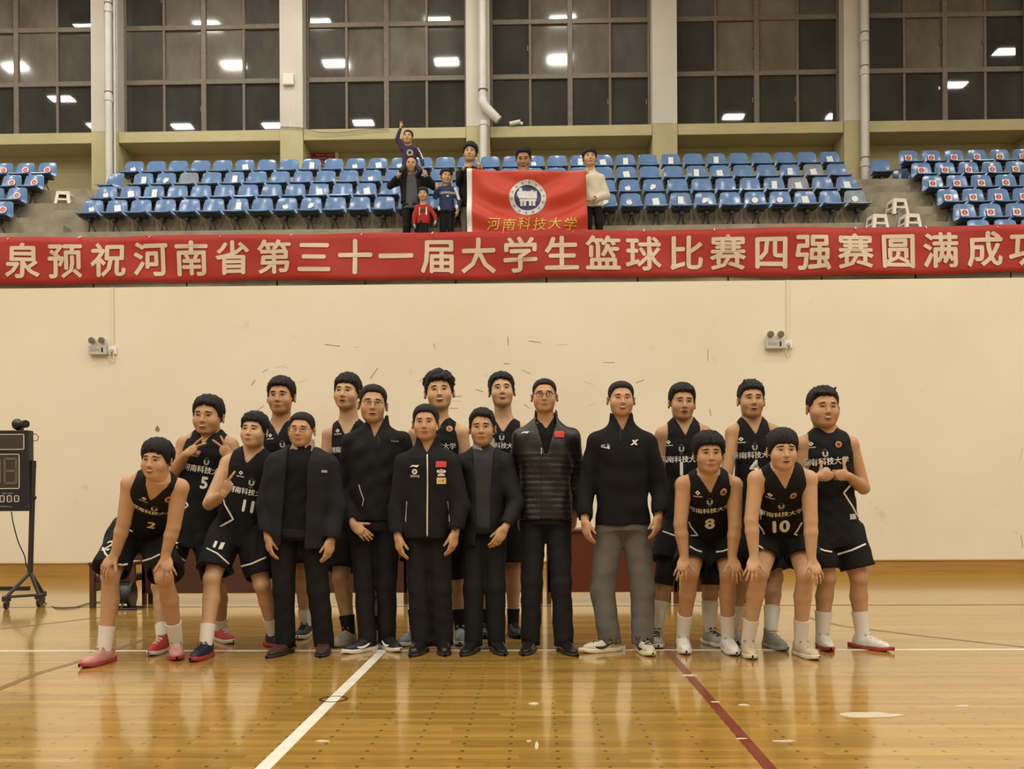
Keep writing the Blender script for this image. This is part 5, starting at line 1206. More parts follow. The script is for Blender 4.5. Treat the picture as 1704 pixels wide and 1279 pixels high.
o = person('child', label='child in a purple jacket on the man\'s shoulders, one arm raised high', stand=(681, 16.19, P(681, 305, 16.12).z), bs=.62, head=(679, 217, 241), sh=((669, 247), (692, 248)), hip=(682, 271, .02), arms=(((661, 231, -.02), (667, 211, -.03)), ((701, 262, 0), (704, 277, -.05))), hands=(('open', (.1, -.1, 1), (0, 1, 0), (1, 0, 0)), 'hang'),
    knees=((668, 284, -.30), (700, 284, -.30)), face=(4, -4, 4), smile=.8, mouth='teeth', hair=H_short(31, fringe=.072, thick=.006), skin=0, top='jacket', topm=M_purple, hem=272, open=(.95, .4), bottom='trousers', botm=cloth('child_dark_trousers', (.02, .02, .025)), q='back', phem=.02)
trim(o, o.top, 'jacket', 'sleeve_stripe', [(695, 246), (700, 255), (704, 265)], M_trim, .012); decal(o, o.top, 'jacket', 'chest_print', on_cloth(o, 'jacket', 682, 254), [ring2(0, 0, .06, .03, 14) + (0,)], M_grey)
o = person('redboy', label='small boy in a red printed sweater standing in front of the man with the child', stand=(704, 15.86, ZP), bs=.58, head=(704, 312, 335), sh=((694, 345), (715, 346)), arms=(((689, 359, -.03), (689, 373, -.05)), ((724, 359, -.03), (725, 368, -.05))), face=(0, 4, 0), smile=.7, mouth='teeth', hair=H_bowl(32, fringe=.056, thick=.012, tufts=6, tuft_len=.006), skin=0, top='jacket', topname='sweater', topm=M_redsw, hem=372, open=(.99, .3), collar='stand', botm=M_pants, **BK)
decal(o, o.top, 'sweater', 'chest_print', on_cloth(o, 'sweater', 704, 350), [rect2(-.07, .07, -.08, .06) + (0,), rect2(-.045, .045, -.03, .02) + (1,)], [M_trim, M_black], off=.006)
o = person('blueboy', label='boy in a navy and white pullover raising a fist beside the flag', stand=(743, 16.0, ZP), bs=.78, head=(742, 281, 307), sh=((731, 317), (755, 317)), arms=(((725, 327, -.05), (727, 312, -.15)), ((765, 335, 0), (762, 350, -.05))), hands=(('fist_up', (0, -.2, 1), (0, -1, 0), (1, 0, 0)), 'hang'), face=(-22, 4, 0), smile=.1, hair=H_bowl(33, fringe=.06, thick=.012, tufts=6, tuft_len=.005), skin=0, top='jacket', topname='pullover', topm=M_navyj, hem=352, open=(.97, .4), botm=M_pants, **{k: v for k, v in BK.items() if k != 'hands'})
decal(o, o.top, 'pullover', 'chest_letters', on_cloth(o, 'pullover', 744, 322), [txt2('GEORGIAN', .055, .02) + (0,)], M_trim, off=.006); decal(o, o.top, 'pullover', 'chest_mark', on_cloth(o, 'pullover', 745, 326), [rect2(-.02, .02, -.012, .012) + (0,)], M_trim, off=.006)
for pts in ([(757, 313), (761, 322), (764, 333)], [(728, 335), (730, 342), (731, 350)], [(758, 335), (760, 342), (761, 350)]): trim(o, o.top, 'pullover', 'white_sleeve_panel', pts, M_trim, .028)
o = person('flagleft', label='young man in a black jacket holding the left end of the red flag', stand=(783, 16.14, ZP), head=(782.5, 239, 271), sh=((765, 289), (799, 289)), arms=(((764, 305, -.1), (771, 281, -.36)), ((808, 303, -.1), (801, 280, -.36))), hands=(('grip', (.5, -.5, .5), (-.2, -.7, .7), (.6, 0, .3)), ('grip', (-.2, -.5, .6), (.2, -.7, .7), (-.6, 0, .3))), face=(3, 0, 2), smile=0, hair=H_bowl(34, fringe=.05, thick=.02, top=.016, arch=.016, part=-.005, tufts=12, tuft_len=.014), skin=0, top='jacket', topm=M_dk, hem=345, open=(.9, .5), off=.02, botm=mat('taupe_trousers', (.16, .13, .10), .8), **{k: v for k, v in BK.items() if k != 'hands'})
o = person('flagback', label='man looking down behind the middle of the red flag', stand=(871, 16.25, ZP), head=(871, 245, 281), sh=((853, 297), (890, 297)), arms=(((848, 318, 0), (862, 310, -.2)), ((896, 318, 0), (882, 310, -.2))), face=(2, 28, 0), smile=0, hair=H_short(35, fringe=.07, thick=.008), skin=1, top='jacket', topname='shirt', topm=M_dgrey, hem=350, open=(.95, .5), botm=M_pants, **BK)
o = person('hoodie', label='young man in a cream hoodie holding the right end of the red flag', stand=(988, 16.0, ZP), head=(981, 247, 279), sh=((970, 297), (999, 297)), arms=(((964, 312, -.05), (972, 291, -.25)), ((1009, 325, 0), (988, 331, -.22))), hands=(('grip', (.3, -.4, .7), (0, -.8, .4), (.6, 0, .3)), ('grip', (-.85, -.3, -.1), (.2, -.9, .1), (0, 0, 1))), face=(-3, 0, -2), smile=.1, hair=H_bowl(36, fringe=.042, thick=.014, top=.008, tufts=10, tuft_len=.008), skin=0, top='jacket', topname='hoodie', topm=M_cream, hem=346, open=(.98, .4), off=.02, botm=M_pants, sl=(.08, .075, .055), **{k: v for k, v in BK.items() if k != 'hands'})
# ================================================================== SEATS
M_seat = mat('blue_seat_plastic', (.125, .225, .42), .18, .5, var=.22, vscale=3.0)
M_seatg = mat('grimy_grey_blue_plastic', (.20, .25, .31), .3, .5, var=.3, vscale=5.0)
M_brk = mat('dark_seat_bracket', (.03, .03, .032), .5, .4); M_paper = mat('white_paper', (.74, .74, .72), .7, .2); M_num = mat('red_number_disc', (.50, .06, .03), .5, .3)
def seat_mesh(m):
    prof = [(-.19, -.012), (-.188, .004), (-.15, .006), (-.05, -.012), (.07, -.008), (.125, .03), (.145, .12), (.165, .22), (.182, .315), (.192, .345), (.208, .35), (.22, .33)]
    wid = [.185, .19, .195, .2, .2, .2, .197, .187, .174, .164, .16, .16]; grid = []
    for (y, z), w_ in zip(prof, wid):
        row = []
        for j in range(9):
            t = -1 + j / 4; e = abs(t) ** 6; cur = .022 * (t * t) * (1 if z > .05 else .4)
            row.append((t * w_, y - cur * (1 if z > .05 else 0), z + (cur if z <= .05 else 0) - (.03 * e if z > .31 else 0)))
        grid.append(row)
    mb = MB(); mb.sheet(grid, .008)
    for s in (-1, 1):   # rolled side rims
        mb.tube([grid[i][0 if s < 0 else 8] for i in range(len(prof))], .009, 6)
    return mb.mesh('shell', m, smooth=R(50))
SM = [seat_mesh(M_seat), seat_mesh(M_seatg)]
bm_ = MB(); bm_.cbox(-.16, .16, -.10, .12, -.05, -.018, .006); bm_.box(-.03, .03, -.04, .10, -.12, -.05); bm_.tube([(0, .03, -.1), (-.09, .12, -.36)], .014, 6); bm_.tube([(0, .03, -.1), (.09, .12, -.36)], .014, 6); bm_.tube([(0, .0, -.1), (0, -.06, -.38)], .01, 6)
SBR = bm_.mesh('bracket', M_brk)
def paper_mesh(kind, seed):
    r = random.Random(seed); w_, h_ = (r.uniform(.05, .065), r.uniform(.06, .08)); mb = MB()
    if kind == 'round': pl = [(.06 * math.cos(2 * math.pi * i / 14), .06 * math.sin(2 * math.pi * i / 14)) for i in range(14)]
    elif kind == 'torn': pl = [(w_ * math.cos(2 * math.pi * i / 11) * r.uniform(.6, 1.3), h_ * math.sin(2 * math.pi * i / 11) * r.uniform(.4, 1.1)) for i in range(11)]
    else: pl = [(-w_, -h_), (w_, -h_ * r.uniform(.8, 1.1)), (w_ * r.uniform(.85, 1.1), h_), (-w_, h_)]
    n = len(pl); cs, sn = math.cos(r.uniform(-.3, .3)), math.sin(r.uniform(-.3, .3)); pl = [(x * cs - y * sn, x * sn + y * cs) for x, y in pl]
    Mx = Matrix.Translation((r.uniform(-.03, .03), .132, .17 + r.uniform(-.02, .03))) @ Matrix.Rotation(R(90 - 15), 4, 'X')
    return mb.prism(pl, .003, Mx).mesh('paper_note', M_paper)
PAPER = {(k, s): paper_mesh(k, s) for k in ('square', 'torn', 'round') for s in (1, 2)}
NUMB = {}
def number_parts(n, style):
    if (n, style) in NUMB: return NUMB[(n, style)]
    Mx = Matrix.Translation((0, .128, .175)) @ Matrix.Rotation(R(90 - 15), 4, 'X')
    a = MB().prism([(-.068, -.066), (.068, -.066), (.068, .066), (-.068, .066)], .003, Mx) if style == 'sq' else MB().prism([(.072 * math.cos(2 * math.pi * i / 18), .072 * math.sin(2 * math.pi * i / 18)) for i in range(18)], .003, Mx)
    Md = Mx @ Matrix.Translation((0, 0, .003)); d = MB().prism([(.052 * math.cos(2 * math.pi * i / 18), .052 * math.sin(2 * math.pi * i / 18)) for i in range(18)], .001, Md)
    v, f = text_poly(str(n), .03); t = MB(); Mt = Mx @ Matrix.Translation((0, -.028, .0047))
    sz = .08 if len(str(n)) == 1 else .066
    t.add([Mt @ Vector((x * sz, y * sz, 0)) for x, y in v], f)
    NUMB[(n, style)] = (a.mesh('number_sticker', M_paper), d.mesh('red_disc', M_num), t.mesh('numeral', M_paper)); return NUMB[(n, style)]
ORD = ['first', 'second', 'third', 'fourth', 'fifth', 'sixth', 'seventh', 'eighth', 'ninth', 'tenth', 'eleventh', 'twelfth', 'thirteenth', 'fourteenth', 'fifteenth', 'sixteenth', 'seventeenth', 'eighteenth', 'nineteenth', 'twentieth']
def ordn(i): return ORD[i] if i < 20 else ('twenty-' + ORD[i - 20] if i < 29 else ['thirtieth', 'thirty-first', 'thirty-second', 'thirty-third', 'thirty-fourth'][i - 29])
ROWN = {3: 'top row', 2: 'second row', 1: 'third row', 0: 'fourth row', -1: 'fifth row', -2: 'sixth row'}
NW = {1: 'one', 2: 'two', 3: 'three', 4: 'four', 5: 'five', 6: 'six', 19: 'nineteen', 20: 'twenty', 21: 'twenty-one', 25: 'twenty-five', 29: 'twenty-nine', 30: 'thirty'}
PANZ = .41
def put_seat(k, px, py, label, group, paper=None, num=None, mesh=0, rz=0.0, tilt=0.0, dy=0.0, dz=0.0):
    Y = stepy(k) + .34 + dy; x = P(px, py, Y).x
    e = empty('stadium_seat', (x, Y, stepz(k) + PANZ + dz), rz, label=label, category='seat', group=group)
    if tilt: e.rotation_euler = (0, tilt, rz)
    link('shell', SM[mesh], e); link('bracket', SBR, e)
    if paper: link('paper_note', PAPER[paper], e)
    if num:
        a, d, t = number_parts(*num); s = link('number_sticker', a, e); link('red_disc', d, s); link('numeral', t, s)
    return e
# middle block: (step, first px, last px, y, count)
MID = [(0, 149, 1427, 340, 32), (1, 173, 1413, 318, 32), (2, 234, 1396, 297, 31), (3, 219, 1384, 274, 32)]
PAP = {3: {0: 't', 5: 's', 8: 's', 11: 's', 10: 't', 12: 't', 15: 't', 18: 't', 20: 's', 21: 's', 22: 's', 24: 's', 26: 's', 31: 's'},
       2: {0: 's', 1: 't', 4: 's', 10: 't', 14: 's', 21: 's', 24: 's', 25: 's', 28: 's', 29: 's'},
       1: {0: 't', 1: 's', 2: 's', 9: 's', 11: 's', 13: 's', 22: 't', 23: 't', 28: 's', 29: 's', 31: 's'},
       0: {0: 't', 1: 's', 6: 's', 8: 't', 9: 't', 20: 't', 21: 't', 22: 't', 23: 's', 24: 's', 25: 't', 27: 'r', 29: 's', 28: 'r', 31: 'r'}}
GRIME = {(2, 29), (1, 29), (0, 31), (2, 2)}
for k, x0, x1, y, n in MID:
    yy0 = P(x0, y, stepy(k) + .34).x; yy1 = P(x1, y, stepy(k) + .34).x
    for i in range(n):
        x = yy0 + (yy1 - yy0) * i / (n - 1); pc = PAP[k].get(i)
        px_i = x0 + (x1 - x0) * i / (n - 1)
        pp = {'s': ('square', 1 + i % 2), 't': ('torn', 1 + i % 2), 'r': ('round', 1), None: None}[pc]
        ht = {'s': ' with a white paper square', 't': ' with a torn paper scrap', 'r': ' with a round white sticker', None: ''}[pc]
        side = ('%s seat from the left aisle' % ordn(i)) if i < n / 2 else ('%s seat from the right aisle' % ordn(n - 1 - i))
        e = put_seat(k, px_i, y, '%s seat%s, %s, %s' % ('grimy grey' if (k, i) in GRIME else 'blue', ht, ROWN[k], side), 'blue seats of the middle block', pp, None, 1 if (k, i) in GRIME else 0)
        e.location.x = x
put_seat(2, 182, 300, 'blue plastic seat twisted askew beside the left aisle', 'blue seats of the middle block', None, None, 0, R(-18), R(8))
# right block with numbered seats
RB = {3: (1516, 39.3, 5), 2: (1538, 39.7, 5), 1: (1557, 43, 4), 0: (1583, 43, 4), -1: (1611, 43.5, 3), -2: (1635, 47.5, 2)}
RY = {3: 255, 2: 277, 1: 299, 0: 318, -1: 342, -2: 364}
for k, (x0, dx, n) in RB.items():
    xa = P(x0, RY[k], stepy(k) + .34).x
    for i in range(n + 1):
        e = put_seat(k, x0, RY[k], 'blue seat with red number %s sticker, right block, %s' % (NW[i + 1], ROWN[k]), 'numbered seats of the right block', None, (i + 1, 'sq')); e.location.x = xa + i * .46
put_seat(3, 1467, 275, 'lone blue seat pulled away beside the right drain pipe', 'numbered seats of the right block', None, None, 0, R(-6), 0, .0, -.19)
put_seat(3, 1506, 277, 'blue seat half hidden beside the top row of the right block', 'numbered seats of the right block', None, None, 0, R(4), 0, .34, -.25)
LB = {3: [(73, 21), (36, 20), (0, 19)], 2: [(51, 30), (10, 29)], 1: [(22, 20), (-20, 19)], 0: [(-2, 25)]}
LY = {3: 277, 2: 299, 1: 321, 0: 344}
for k, lst in LB.items():
    xa = P(lst[0][0], LY[k], stepy(k) + .34).x
    for i, (px, nn) in enumerate(lst):
        e = put_seat(k, px, LY[k], 'blue seat with round number %s sticker, left block, %s' % (NW[nn], ROWN[k]), 'numbered seats of the left block', None, (nn, 'rd')); e.location.x = xa - i * .46
# ------------------------------------------------------------------ white plastic stools
def stool(px, py, k, label, upside=False, s=1.0, Y=None, z=None):
    Yc = Y if Y else stepy(k) + .25; c = P(px, py, Yc); zz = stepz(k) if z is None else z
    e = empty('plastic_stool', (c.x, Yc, zz), R(8), label=label, category='stool', group='white plastic stools')
    M_pl = mat('white_stool_plastic', (.70, .66, .56), .35, .4)
    H = .30 * s; mb = MB(); mb.cbox(-.125 * s, .125 * s, -.125 * s, .125 * s, H - .03, H, .012)
    if upside: e.rotation_euler = (math.pi, 0, .1); e.location.z += H
    link('stool_top', mb.mesh('stool_top', M_pl, smooth=R(30)), e)
    for (a, b) in ((-1, -1), (1, -1), (-1, 1), (1, 1)):
        lg = MB(); lg.add([(a * .12 * s, b * .12 * s, H - .01), (a * .06 * s, b * .12 * s, H - .01), (a * .12 * s, b * .06 * s, H - .01), (a * .16 * s, b * .16 * s, 0), (a * .105 * s, b * .16 * s, 0), (a * .16 * s, b * .105 * s, 0), (a * .09 * s, b * .09 * s, H - .01), (a * .125 * s, b * .125 * s, 0)],
                         [(0, 1, 4, 3), (0, 3, 5, 2), (1, 6, 7, 4), (6, 2, 5, 7), (3, 4, 7, 5), (0, 2, 6, 1)]); link('leg', lg.mesh('leg', M_pl), e)
    for b in (-1, 1):
        link('apron', MB().box(-.115 * s, .115 * s, b * .135 * s - .008, b * .135 * s + .008, H * .38, H * .5).box(-.1 * s, .1 * s, b * .122 * s - .008, b * .122 * s + .008, H - .07, H - .02).mesh('apron', M_pl), e)
        link('side_apron', MB().box(b * .135 * s - .008, b * .135 * s + .008, -.115 * s, .115 * s, H * .38, H * .5).box(b * .122 * s - .008, b * .122 * s + .008, -.1 * s, .1 * s, H - .07, H - .02).mesh('side_apron', M_pl), e)
    return e
stool(108, 300, 2, 'white plastic stool standing on the left aisle steps', Y=stepy(2) + .3)
stool(1492, 345, -1, 'white plastic stool highest on the right aisle steps', Y=stepy(1) - .14, z=stepz(1) - RISE / 2)
stool(1459, 371, -2, 'white plastic stool behind the banner, nearer the middle seats', Y=stepy(0) - .14, z=stepz(0) - RISE / 2)
stool(1513, 371, -2, 'white plastic stool behind the banner, nearer the right block', Y=stepy(0) - .14, z=stepz(0) - RISE / 2)
for i in range(2):
    for q in range(3):
        e = stool(1592 + 42 * i, 455, -4, 'white stool in the stack under the banner\'s right end, %s of the %s pile' % (['lowest', 'middle', 'topmost'][q], ['left', 'right'][i]), Y=YW + .62, z=stepz(-4) + .045 * q, s=.9)
# ================================================================== BANNER
M_ban = mat('red_banner_cloth', (.32, .026, .018), .6, .25, var=.12, vscale=1.0); M_blet = mat('cream_banner_letter', (.56, .45, .33), .6, .25, var=.06, vscale=4)
xb0, xb1 = P(-130, 430, YW).x, P(1830, 430, YW).x
def ban_y(x, t): return YW + .055 - .018 * math.sin(x * 1.7 + 2 * t) - .012 * math.sin(x * 4.3 + 5 * t) + .02 * (1 - t) * math.sin(x * .8)
def ban_z(x, t): return ZB0 + (ZB1 - ZB0) * t + (.012 * math.sin(x * 1.1) + .008 * math.sin(x * 3.1)) * (1 - t) + .006 * math.sin(x * 2.3) * t
NXB = 220; grid = [[(xb0 + (xb1 - xb0) * i / NXB, ban_y(xb0 + (xb1 - xb0) * i / NXB, t), ban_z(xb0 + (xb1 - xb0) * i / NXB, t)) for i in range(NXB + 1)] for t in np.linspace(0, 1, 9)]
ban = MB().sheet(grid, .004).build('banner', M_ban, smooth=True, label='long red banner with cream Chinese characters hung along the balcony rail', category='banner')
CH = '泉预祝河南省第三十一届大学生篮球比赛四强赛圆满成功'; CXP = [35, 105, 177, 247, 316, 385, 455, 522, 590, 658, 727, 796, 866, 935, 1004, 1072, 1144, 1213, 1285, 1355, 1425, 1497, 1568, 1642, 1712]
for ch, px in zip(CH, CXP):
    v, f = text_poly(ch, .022, 2); c = P(px, 430, YW); sz = .50; t0 = .5; mb = MB(); vs = []
    for x, y in v:
        X = c.x + x * sz; t = t0 + ((y - .38) * sz) / (ZB1 - ZB0); vs.append((X, ban_y(X, t) - .012, ban_z(X, t)))
    mb.add(vs, f); mb.build('character', M_blet, ban)
for px in range(10, 1700, 118):
    c = P(px, 387, YW); mb = MB(); mb.tube([(c.x, YW + .03, ZB1 - .03), (c.x + .01, YW + .09, ZB1 + .012), (c.x, YW + .2, ZB1 + .0), (c.x - .01, YW + .23, ZB1 - .04)], .006, 6); mb.build('tie_cord', M_white, ban)
# ================================================================== FLAG
M_flag = mat('red_flag_nylon', (.50, .05, .024), .45, .35); YF = 15.72
cor = {(0, 0): P(785, 388, YF), (1, 0): P(979, 386, YF), (0, 1): P(785, 281, YF), (1, 1): P(974, 283, YF)}
def flag_p(u, t):
    p = (cor[(0, 0)] * (1 - u) + cor[(1, 0)] * u) * (1 - t) + (cor[(0, 1)] * (1 - u) + cor[(1, 1)] * u) * t
    l_ = (1 - u) ** 1.5; r_ = u ** 1.5; dy = .045 * l_ * math.sin(11 * (t + u * 1.1) + .5) + .045 * r_ * math.sin(11 * (t + (1 - u) * 1.1) + 1.2) + .016 * math.sin(16 * t + 2 * math.sin(3 * u)) + .03 * math.sin(5 * u + 2)
    sag = -.035 * math.sin(math.pi * u) * t
    return Vector((p.x, p.y + dy, p.z + sag))
gridf = [[flag_p(u, t) for u in np.linspace(0, 1, 61)] for t in np.linspace(0, 1, 34)]
flag = MB().sheet(gridf, .004).build('flag', M_flag, smooth=True, label='red university flag with round blue emblem held up in the stand', category='flag')
slv = [[Vector((cor[(0, 0)].x * (1 - t) + cor[(0, 1)].x * t - .085 + .09 * s, YF - .012 * math.sin(math.pi * s) + flag_p(0, t).y - YF, flag_p(0, t).z)) for s in np.linspace(0, 1, 5)] for t in np.linspace(0, 1, 20)]
MB().sheet(slv, .006).build('white_sleeve', M_white, flag, smooth=True)
fw_, fh_ = (cor[(1, 0)] - cor[(0, 0)]).length, (cor[(0, 1)] - cor[(0, 0)]).length
def on_flag(polys, uc, tc, name, mats, off=.006, par=flag):
    mb = MB()
    for v, f, mi in polys: mb.add([flag_p(uc + x / fw_, tc + y / fh_) + Vector((0, -off - .002 * mi, 0)) for x, y in v], f, mi)
    return mb.build(name, mats, par)
M_navy = mat('emblem_navy', (.025, .022, .075), .5); M_silver = mat('emblem_silver', (.62, .60, .58), .5, var=.25, vscale=30)
def disc_g(r, n=24, k=4, r0=0.0):
    v, f = [], []
    for a in range(k + 1):
        rr_ = r0 + (r - r0) * a / k
        for j in range(n): v.append((rr_ * math.cos(2 * math.pi * j / n), rr_ * math.sin(2 * math.pi * j / n)))
    for a in range(k):
        for j in range(n): f.append((a * n + j, (a + 1) * n + j, (a + 1) * n + (j + 1) % n, a * n + (j + 1) % n))
    return v, f
U0, T0 = .488, .565
em = on_flag([disc_g(.325, 36, 3, .24) + (0,)], U0, T0, 'emblem_ring', M_silver)
on_flag([disc_g(.25, 30, 5) + (0,)], U0, T0, 'emblem_disc', M_navy, off=.005, par=em)
gl = [rect2(-.165, .165, -.035, .115, 6) + (0,), rect2(-.185, -.13, .0, .09) + (0,), rect2(-.15, -.095, .115, .17) + (0,), rect2(.06, .1, .115, .135) + (0,), rect2(-.145, .15, -.085, -.045, 5) + (0,)]
for x in (-.135, -.075, .02, .085): gl.append(rect2(x, x + .045, -.17, -.085) + (0,))
on_flag(gl, U0, T0 + .01, 'emblem_figure', M_silver, off=.012, par=em)
for j in range(14):
    a = 2 * math.pi * j / 14 + .1; v, f = rect2(-.02, .02, -.018, .018); on_flag([([(x * math.cos(a) - y * math.sin(a) + .283 * math.cos(a), x * math.sin(a) + y * math.cos(a) + .283 * math.sin(a)) for x, y in v], f, 0)], U0, T0, 'ring_mark', mat('emblem_grey', (.3, .29, .27), .6), off=.011, par=em)
M_goldl = mat('gold_flag_letter', (.66, .42, .06), .4, .5)
for i, ch in enumerate('河南科技大学'):
    v, f = text_poly(ch, .006, 2); sz = .235; sk = [.04, -.02, .05, 0, .03, -.03][i]
    on_flag([([((x + (y - .4) * .18) * sz, (y - .4) * sz + sk * .3) for x, y in v], f, 0)], (822 + 25.6 * i - 785) / 194, .135, 'gold_character', M_goldl, off=.02)
# ================================================================== EMERGENCY LIGHTS
M_unit = mat('emergency_light_casing', (.45, .44, .40), .5); M_bulb = mat('reflector', (.7, .68, .62), .12, .5, .7)
for (px, label) in ((166, 'twin-head emergency light on the wall at the left'), (1288, 'twin-head emergency light on the wall at the right')):
    dyp = 0 if px < 800 else -10; c = P(px, 582 + dyp, YW); e = empty('emergency_light', (c.x, YW, c.z), label=label, category='light')
    q = lambda o: setparent(o, e)
    box = q(MB().cbox(c.x - .125, c.x + .125, YW - .075, YW - .002, c.z - .075, c.z + .055, .008).build('housing', M_unit))
    setparent(MB().box(c.x - .1, c.x - .02, YW - .0765, YW - .075, c.z + .018, c.z + .026).box(c.x - .1, c.x + .03, YW - .0765, YW - .075, c.z - .03, c.z + .006).build('printed_label', mat('label_grey', (.3, .29, .26), .6)), e)
    setparent(MB().box(c.x + .055, c.x + .08, YW - .0765, YW - .075, c.z - .045, c.z + .02).build('indicator_strip', M_black), e)
    for s in (-1, 1):
        hc = Vector((c.x + s * .068, YW - .06, c.z + .115))
        hd_ = q(MB().ball(hc, (.048, .04, .048), 0, 16, 10).tube([hc - Vector((0, 0, .04)), hc - Vector((0, -.01, .07))], .014, 8).build('lamp_head', M_bulb, smooth=True))
        setparent(MB().lathe(hc + Vector((s * .0, -.03, .0)), (0.1 * s, -1, -.15), [(.044, 0), (.046, .004), (.044, .014), (.038, .016)], 18).build('lens_rim', mat('smoked_lens', (.16, .14, .11), .15, .6), smooth=R(40)), e)
    x2 = c.x + .185; sk = q(MB().cbox(x2 - .058, x2 + .058, YW - .03, YW - .001, c.z - .065, c.z + .045, .006).build('socket_plate', M_white))
    q(MB().cbox(x2 - .022, x2 + .022, YW - .06, YW - .03, c.z - .045, c.z + .0, .006).build('plug', mat('plug_grey', (.4, .38, .32), .5)))
    q(MB().tube([(x2 - .01, YW - .05, c.z - .04), (x2 - .05, YW - .03, c.z - .13), (x2 - .02, YW - .02, c.z - .185), (x2 + .03, YW - .02, c.z - .15), (x2 + .015, YW - .04, c.z - .04)], .005, 6).build('flex', M_pvc, smooth=True))
    MB().cbox(x2 - .018, x2 + .018, YW - .018, YW - .001, c.z + .045, ZWALL - .001, .003).build('cable_conduit', mat('cream_conduit', (.66, .58, .44), .5), label='thin cream conduit running up the wall from the %s emergency light' % ('left' if px < 800 else 'right'), category='conduit')
# ================================================================== SCOREBOARD
Ys = 8.85; M_sb = mat('scoreboard_black', (.014, .013, .018), .4, .4); M_steel = mat('black_steel', (.02, .018, .016), .45, .4); M_off = mat('unlit_segment', (.10, .085, .065), .6); M_face = mat('digit_window', (.035, .027, .02), .5)
pr = P(52, 783, Ys); zt_, zb_ = P(52, 716, Ys).z, P(40, 850, Ys).z; xr = pr.x; xl = xr - 1.25
sb = empty('scoreboard', (xr - .6, Ys, 0), label='black electronic scoreboard on a wheeled stand at the left edge', category='scoreboard')
q = lambda o: setparent(o, sb)
cab = q(MB().cbox(xl, xr, Ys - .05, Ys + .05, zb_, zt_, .008).build('cabinet', M_sb))
def zpx(y): return P(30, y, Ys - .05).z
def xpx(x): return P(x, 780, Ys - .05).x
def window(x0, x1, y0, y1, m=M_face):
    w_ = q(MB().box(x0, x1, Ys - .054, Ys - .05, zpx(y1), zpx(y0)).build('display_window', m))
    for (a, b, c, d) in ((x0, x1, zpx(y0) - .006, zpx(y0)), (x0, x1, zpx(y1), zpx(y1) + .006), (x0, x0 + .006, zpx(y1), zpx(y0)), (x1 - .006, x1, zpx(y1), zpx(y0))):
        setparent(MB().box(a, b, Ys - .058, Ys - .05, c, d).build('window_trim', M_trim), w_)
window(xl + .08, xpx(41), 722, 748); window(xpx(-26), xpx(33), 755, 813); window(xl + .08, xpx(-40), 755, 813)
def seg_digit(cx, cz, w_, h_):
    d = empty('seven_segment_digit', (cx, Ys - .056, cz)); setparent(d, sb)
    for (x, z, hw, hh_) in ((0, h_ / 2, w_ / 2, .012), (0, 0, w_ / 2, .012), (0, -h_ / 2, w_ / 2, .012), (-w_ / 2, h_ / 4, .012, h_ / 4), (w_ / 2, h_ / 4, .012, h_ / 4), (-w_ / 2, -h_ / 4, .012, h_ / 4), (w_ / 2, -h_ / 4, .012, h_ / 4)):
        o = MB().cbox(x - hw, x + hw, -.003, .001, z - hh_, z + hh_, .002).build('segment', M_off); o.parent = d
seg_digit(xpx(18), zpx(783.5), .115, .24); seg_digit(xpx(-9), zpx(783.5), .115, .24); seg_digit(xl + .28, zpx(783.5), .115, .24)
for x in (4, 16, 28): window(xpx(x - 4), xpx(x + 4), 824, 835, M_face)
for s_, x, y, z in (('TIME  OUTS', 12, 822, .022), ('shinyliaer.com', 10, 843, .02)):
    v, f = text_poly(s_, .0); mb = MB(); c = Vector((xpx(x), Ys - .0525, zpx(y))); mb.add([c + Vector((a * z, 0, b * z)) for a, b in v], f); q(mb.build('printed_text', M_grey))
hn = P(38, 706, Ys); q(MB().lathe(hn + Vector((-.06, 0, .0)), (1, -.5, 0), [(.055, 0), (.058, .01), (.05, .03), (.03, .06), (.034, .1), (.04, .13), (.036, .15)], 20).build('horn', M_black, smooth=R(40)))
q(MB().box(hn.x - .03, hn.x + .0, Ys - .02, Ys + .02, zt_, hn.z).build('horn_bracket', M_black))
q(MB().tube([P(54, 722, Ys), P(60, 722, Ys), P(64, 726, Ys), P(62, 733, Ys), P(54, 733, Ys)], .004, 6).build('handle_loop', M_steel))
def post(xc, side):
    pts = [P(xc + 2, 766, Ys), P(xc - 3.5, 952, Ys)]
    q(MB().tube([Vector((pts[0].x, Ys + .02, pts[0].z)), Vector((pts[1].x, Ys + .02, pts[1].z))], .026, 8).build('post', M_steel, smooth=R(40)))
    a = Vector((pts[1].x, Ys + .02, pts[1].z)); z0 = .12
    for (dx, dy) in ((-.1, -.22), (.11, -.02), (.0, .24)):
        q(MB().tube([a, (a.x + dx, Ys + dy, z0)], .018, 8).build('leg', M_steel)); cz = .05
        w_ = q(MB().lathe((a.x + dx - .018, Ys + dy, cz), (1, 0.2, 0), [(.02, 0), (.048, .002), (.05, .012), (.048, .03), (.02, .034)], 16).build('caster', M_black, smooth=R(40)))
        setparent(MB().cbox(a.x + dx - .03, a.x + dx + .03, Ys + dy - .035, Ys + dy + .035, .075, z0 + .01, .01).build('caster_fork', M_steel), w_)
    q(MB().tube([(a.x - .12, Ys - .24, z0), (a.x + .14, Ys - .0, z0)], .014, 8).build('foot_bar', M_steel))
post(52, 1); post(52 - 185, -1)
for zc in (774, 828): q(MB().lathe((xr + .0, Ys + .02, zpx(zc)), (1, 0, 0), [(.018, 0), (.02, .002), (.02, .03), (.016, .034)], 10).build('clamp_knob', M_black, smooth=R(40)))
zz = P(40, 979, Ys).z; q(MB().box(xl + .1, P(47, 979, Ys).x, Ys + .0, Ys + .04, zz - .02, zz + .02).build('cross_bar', M_steel))
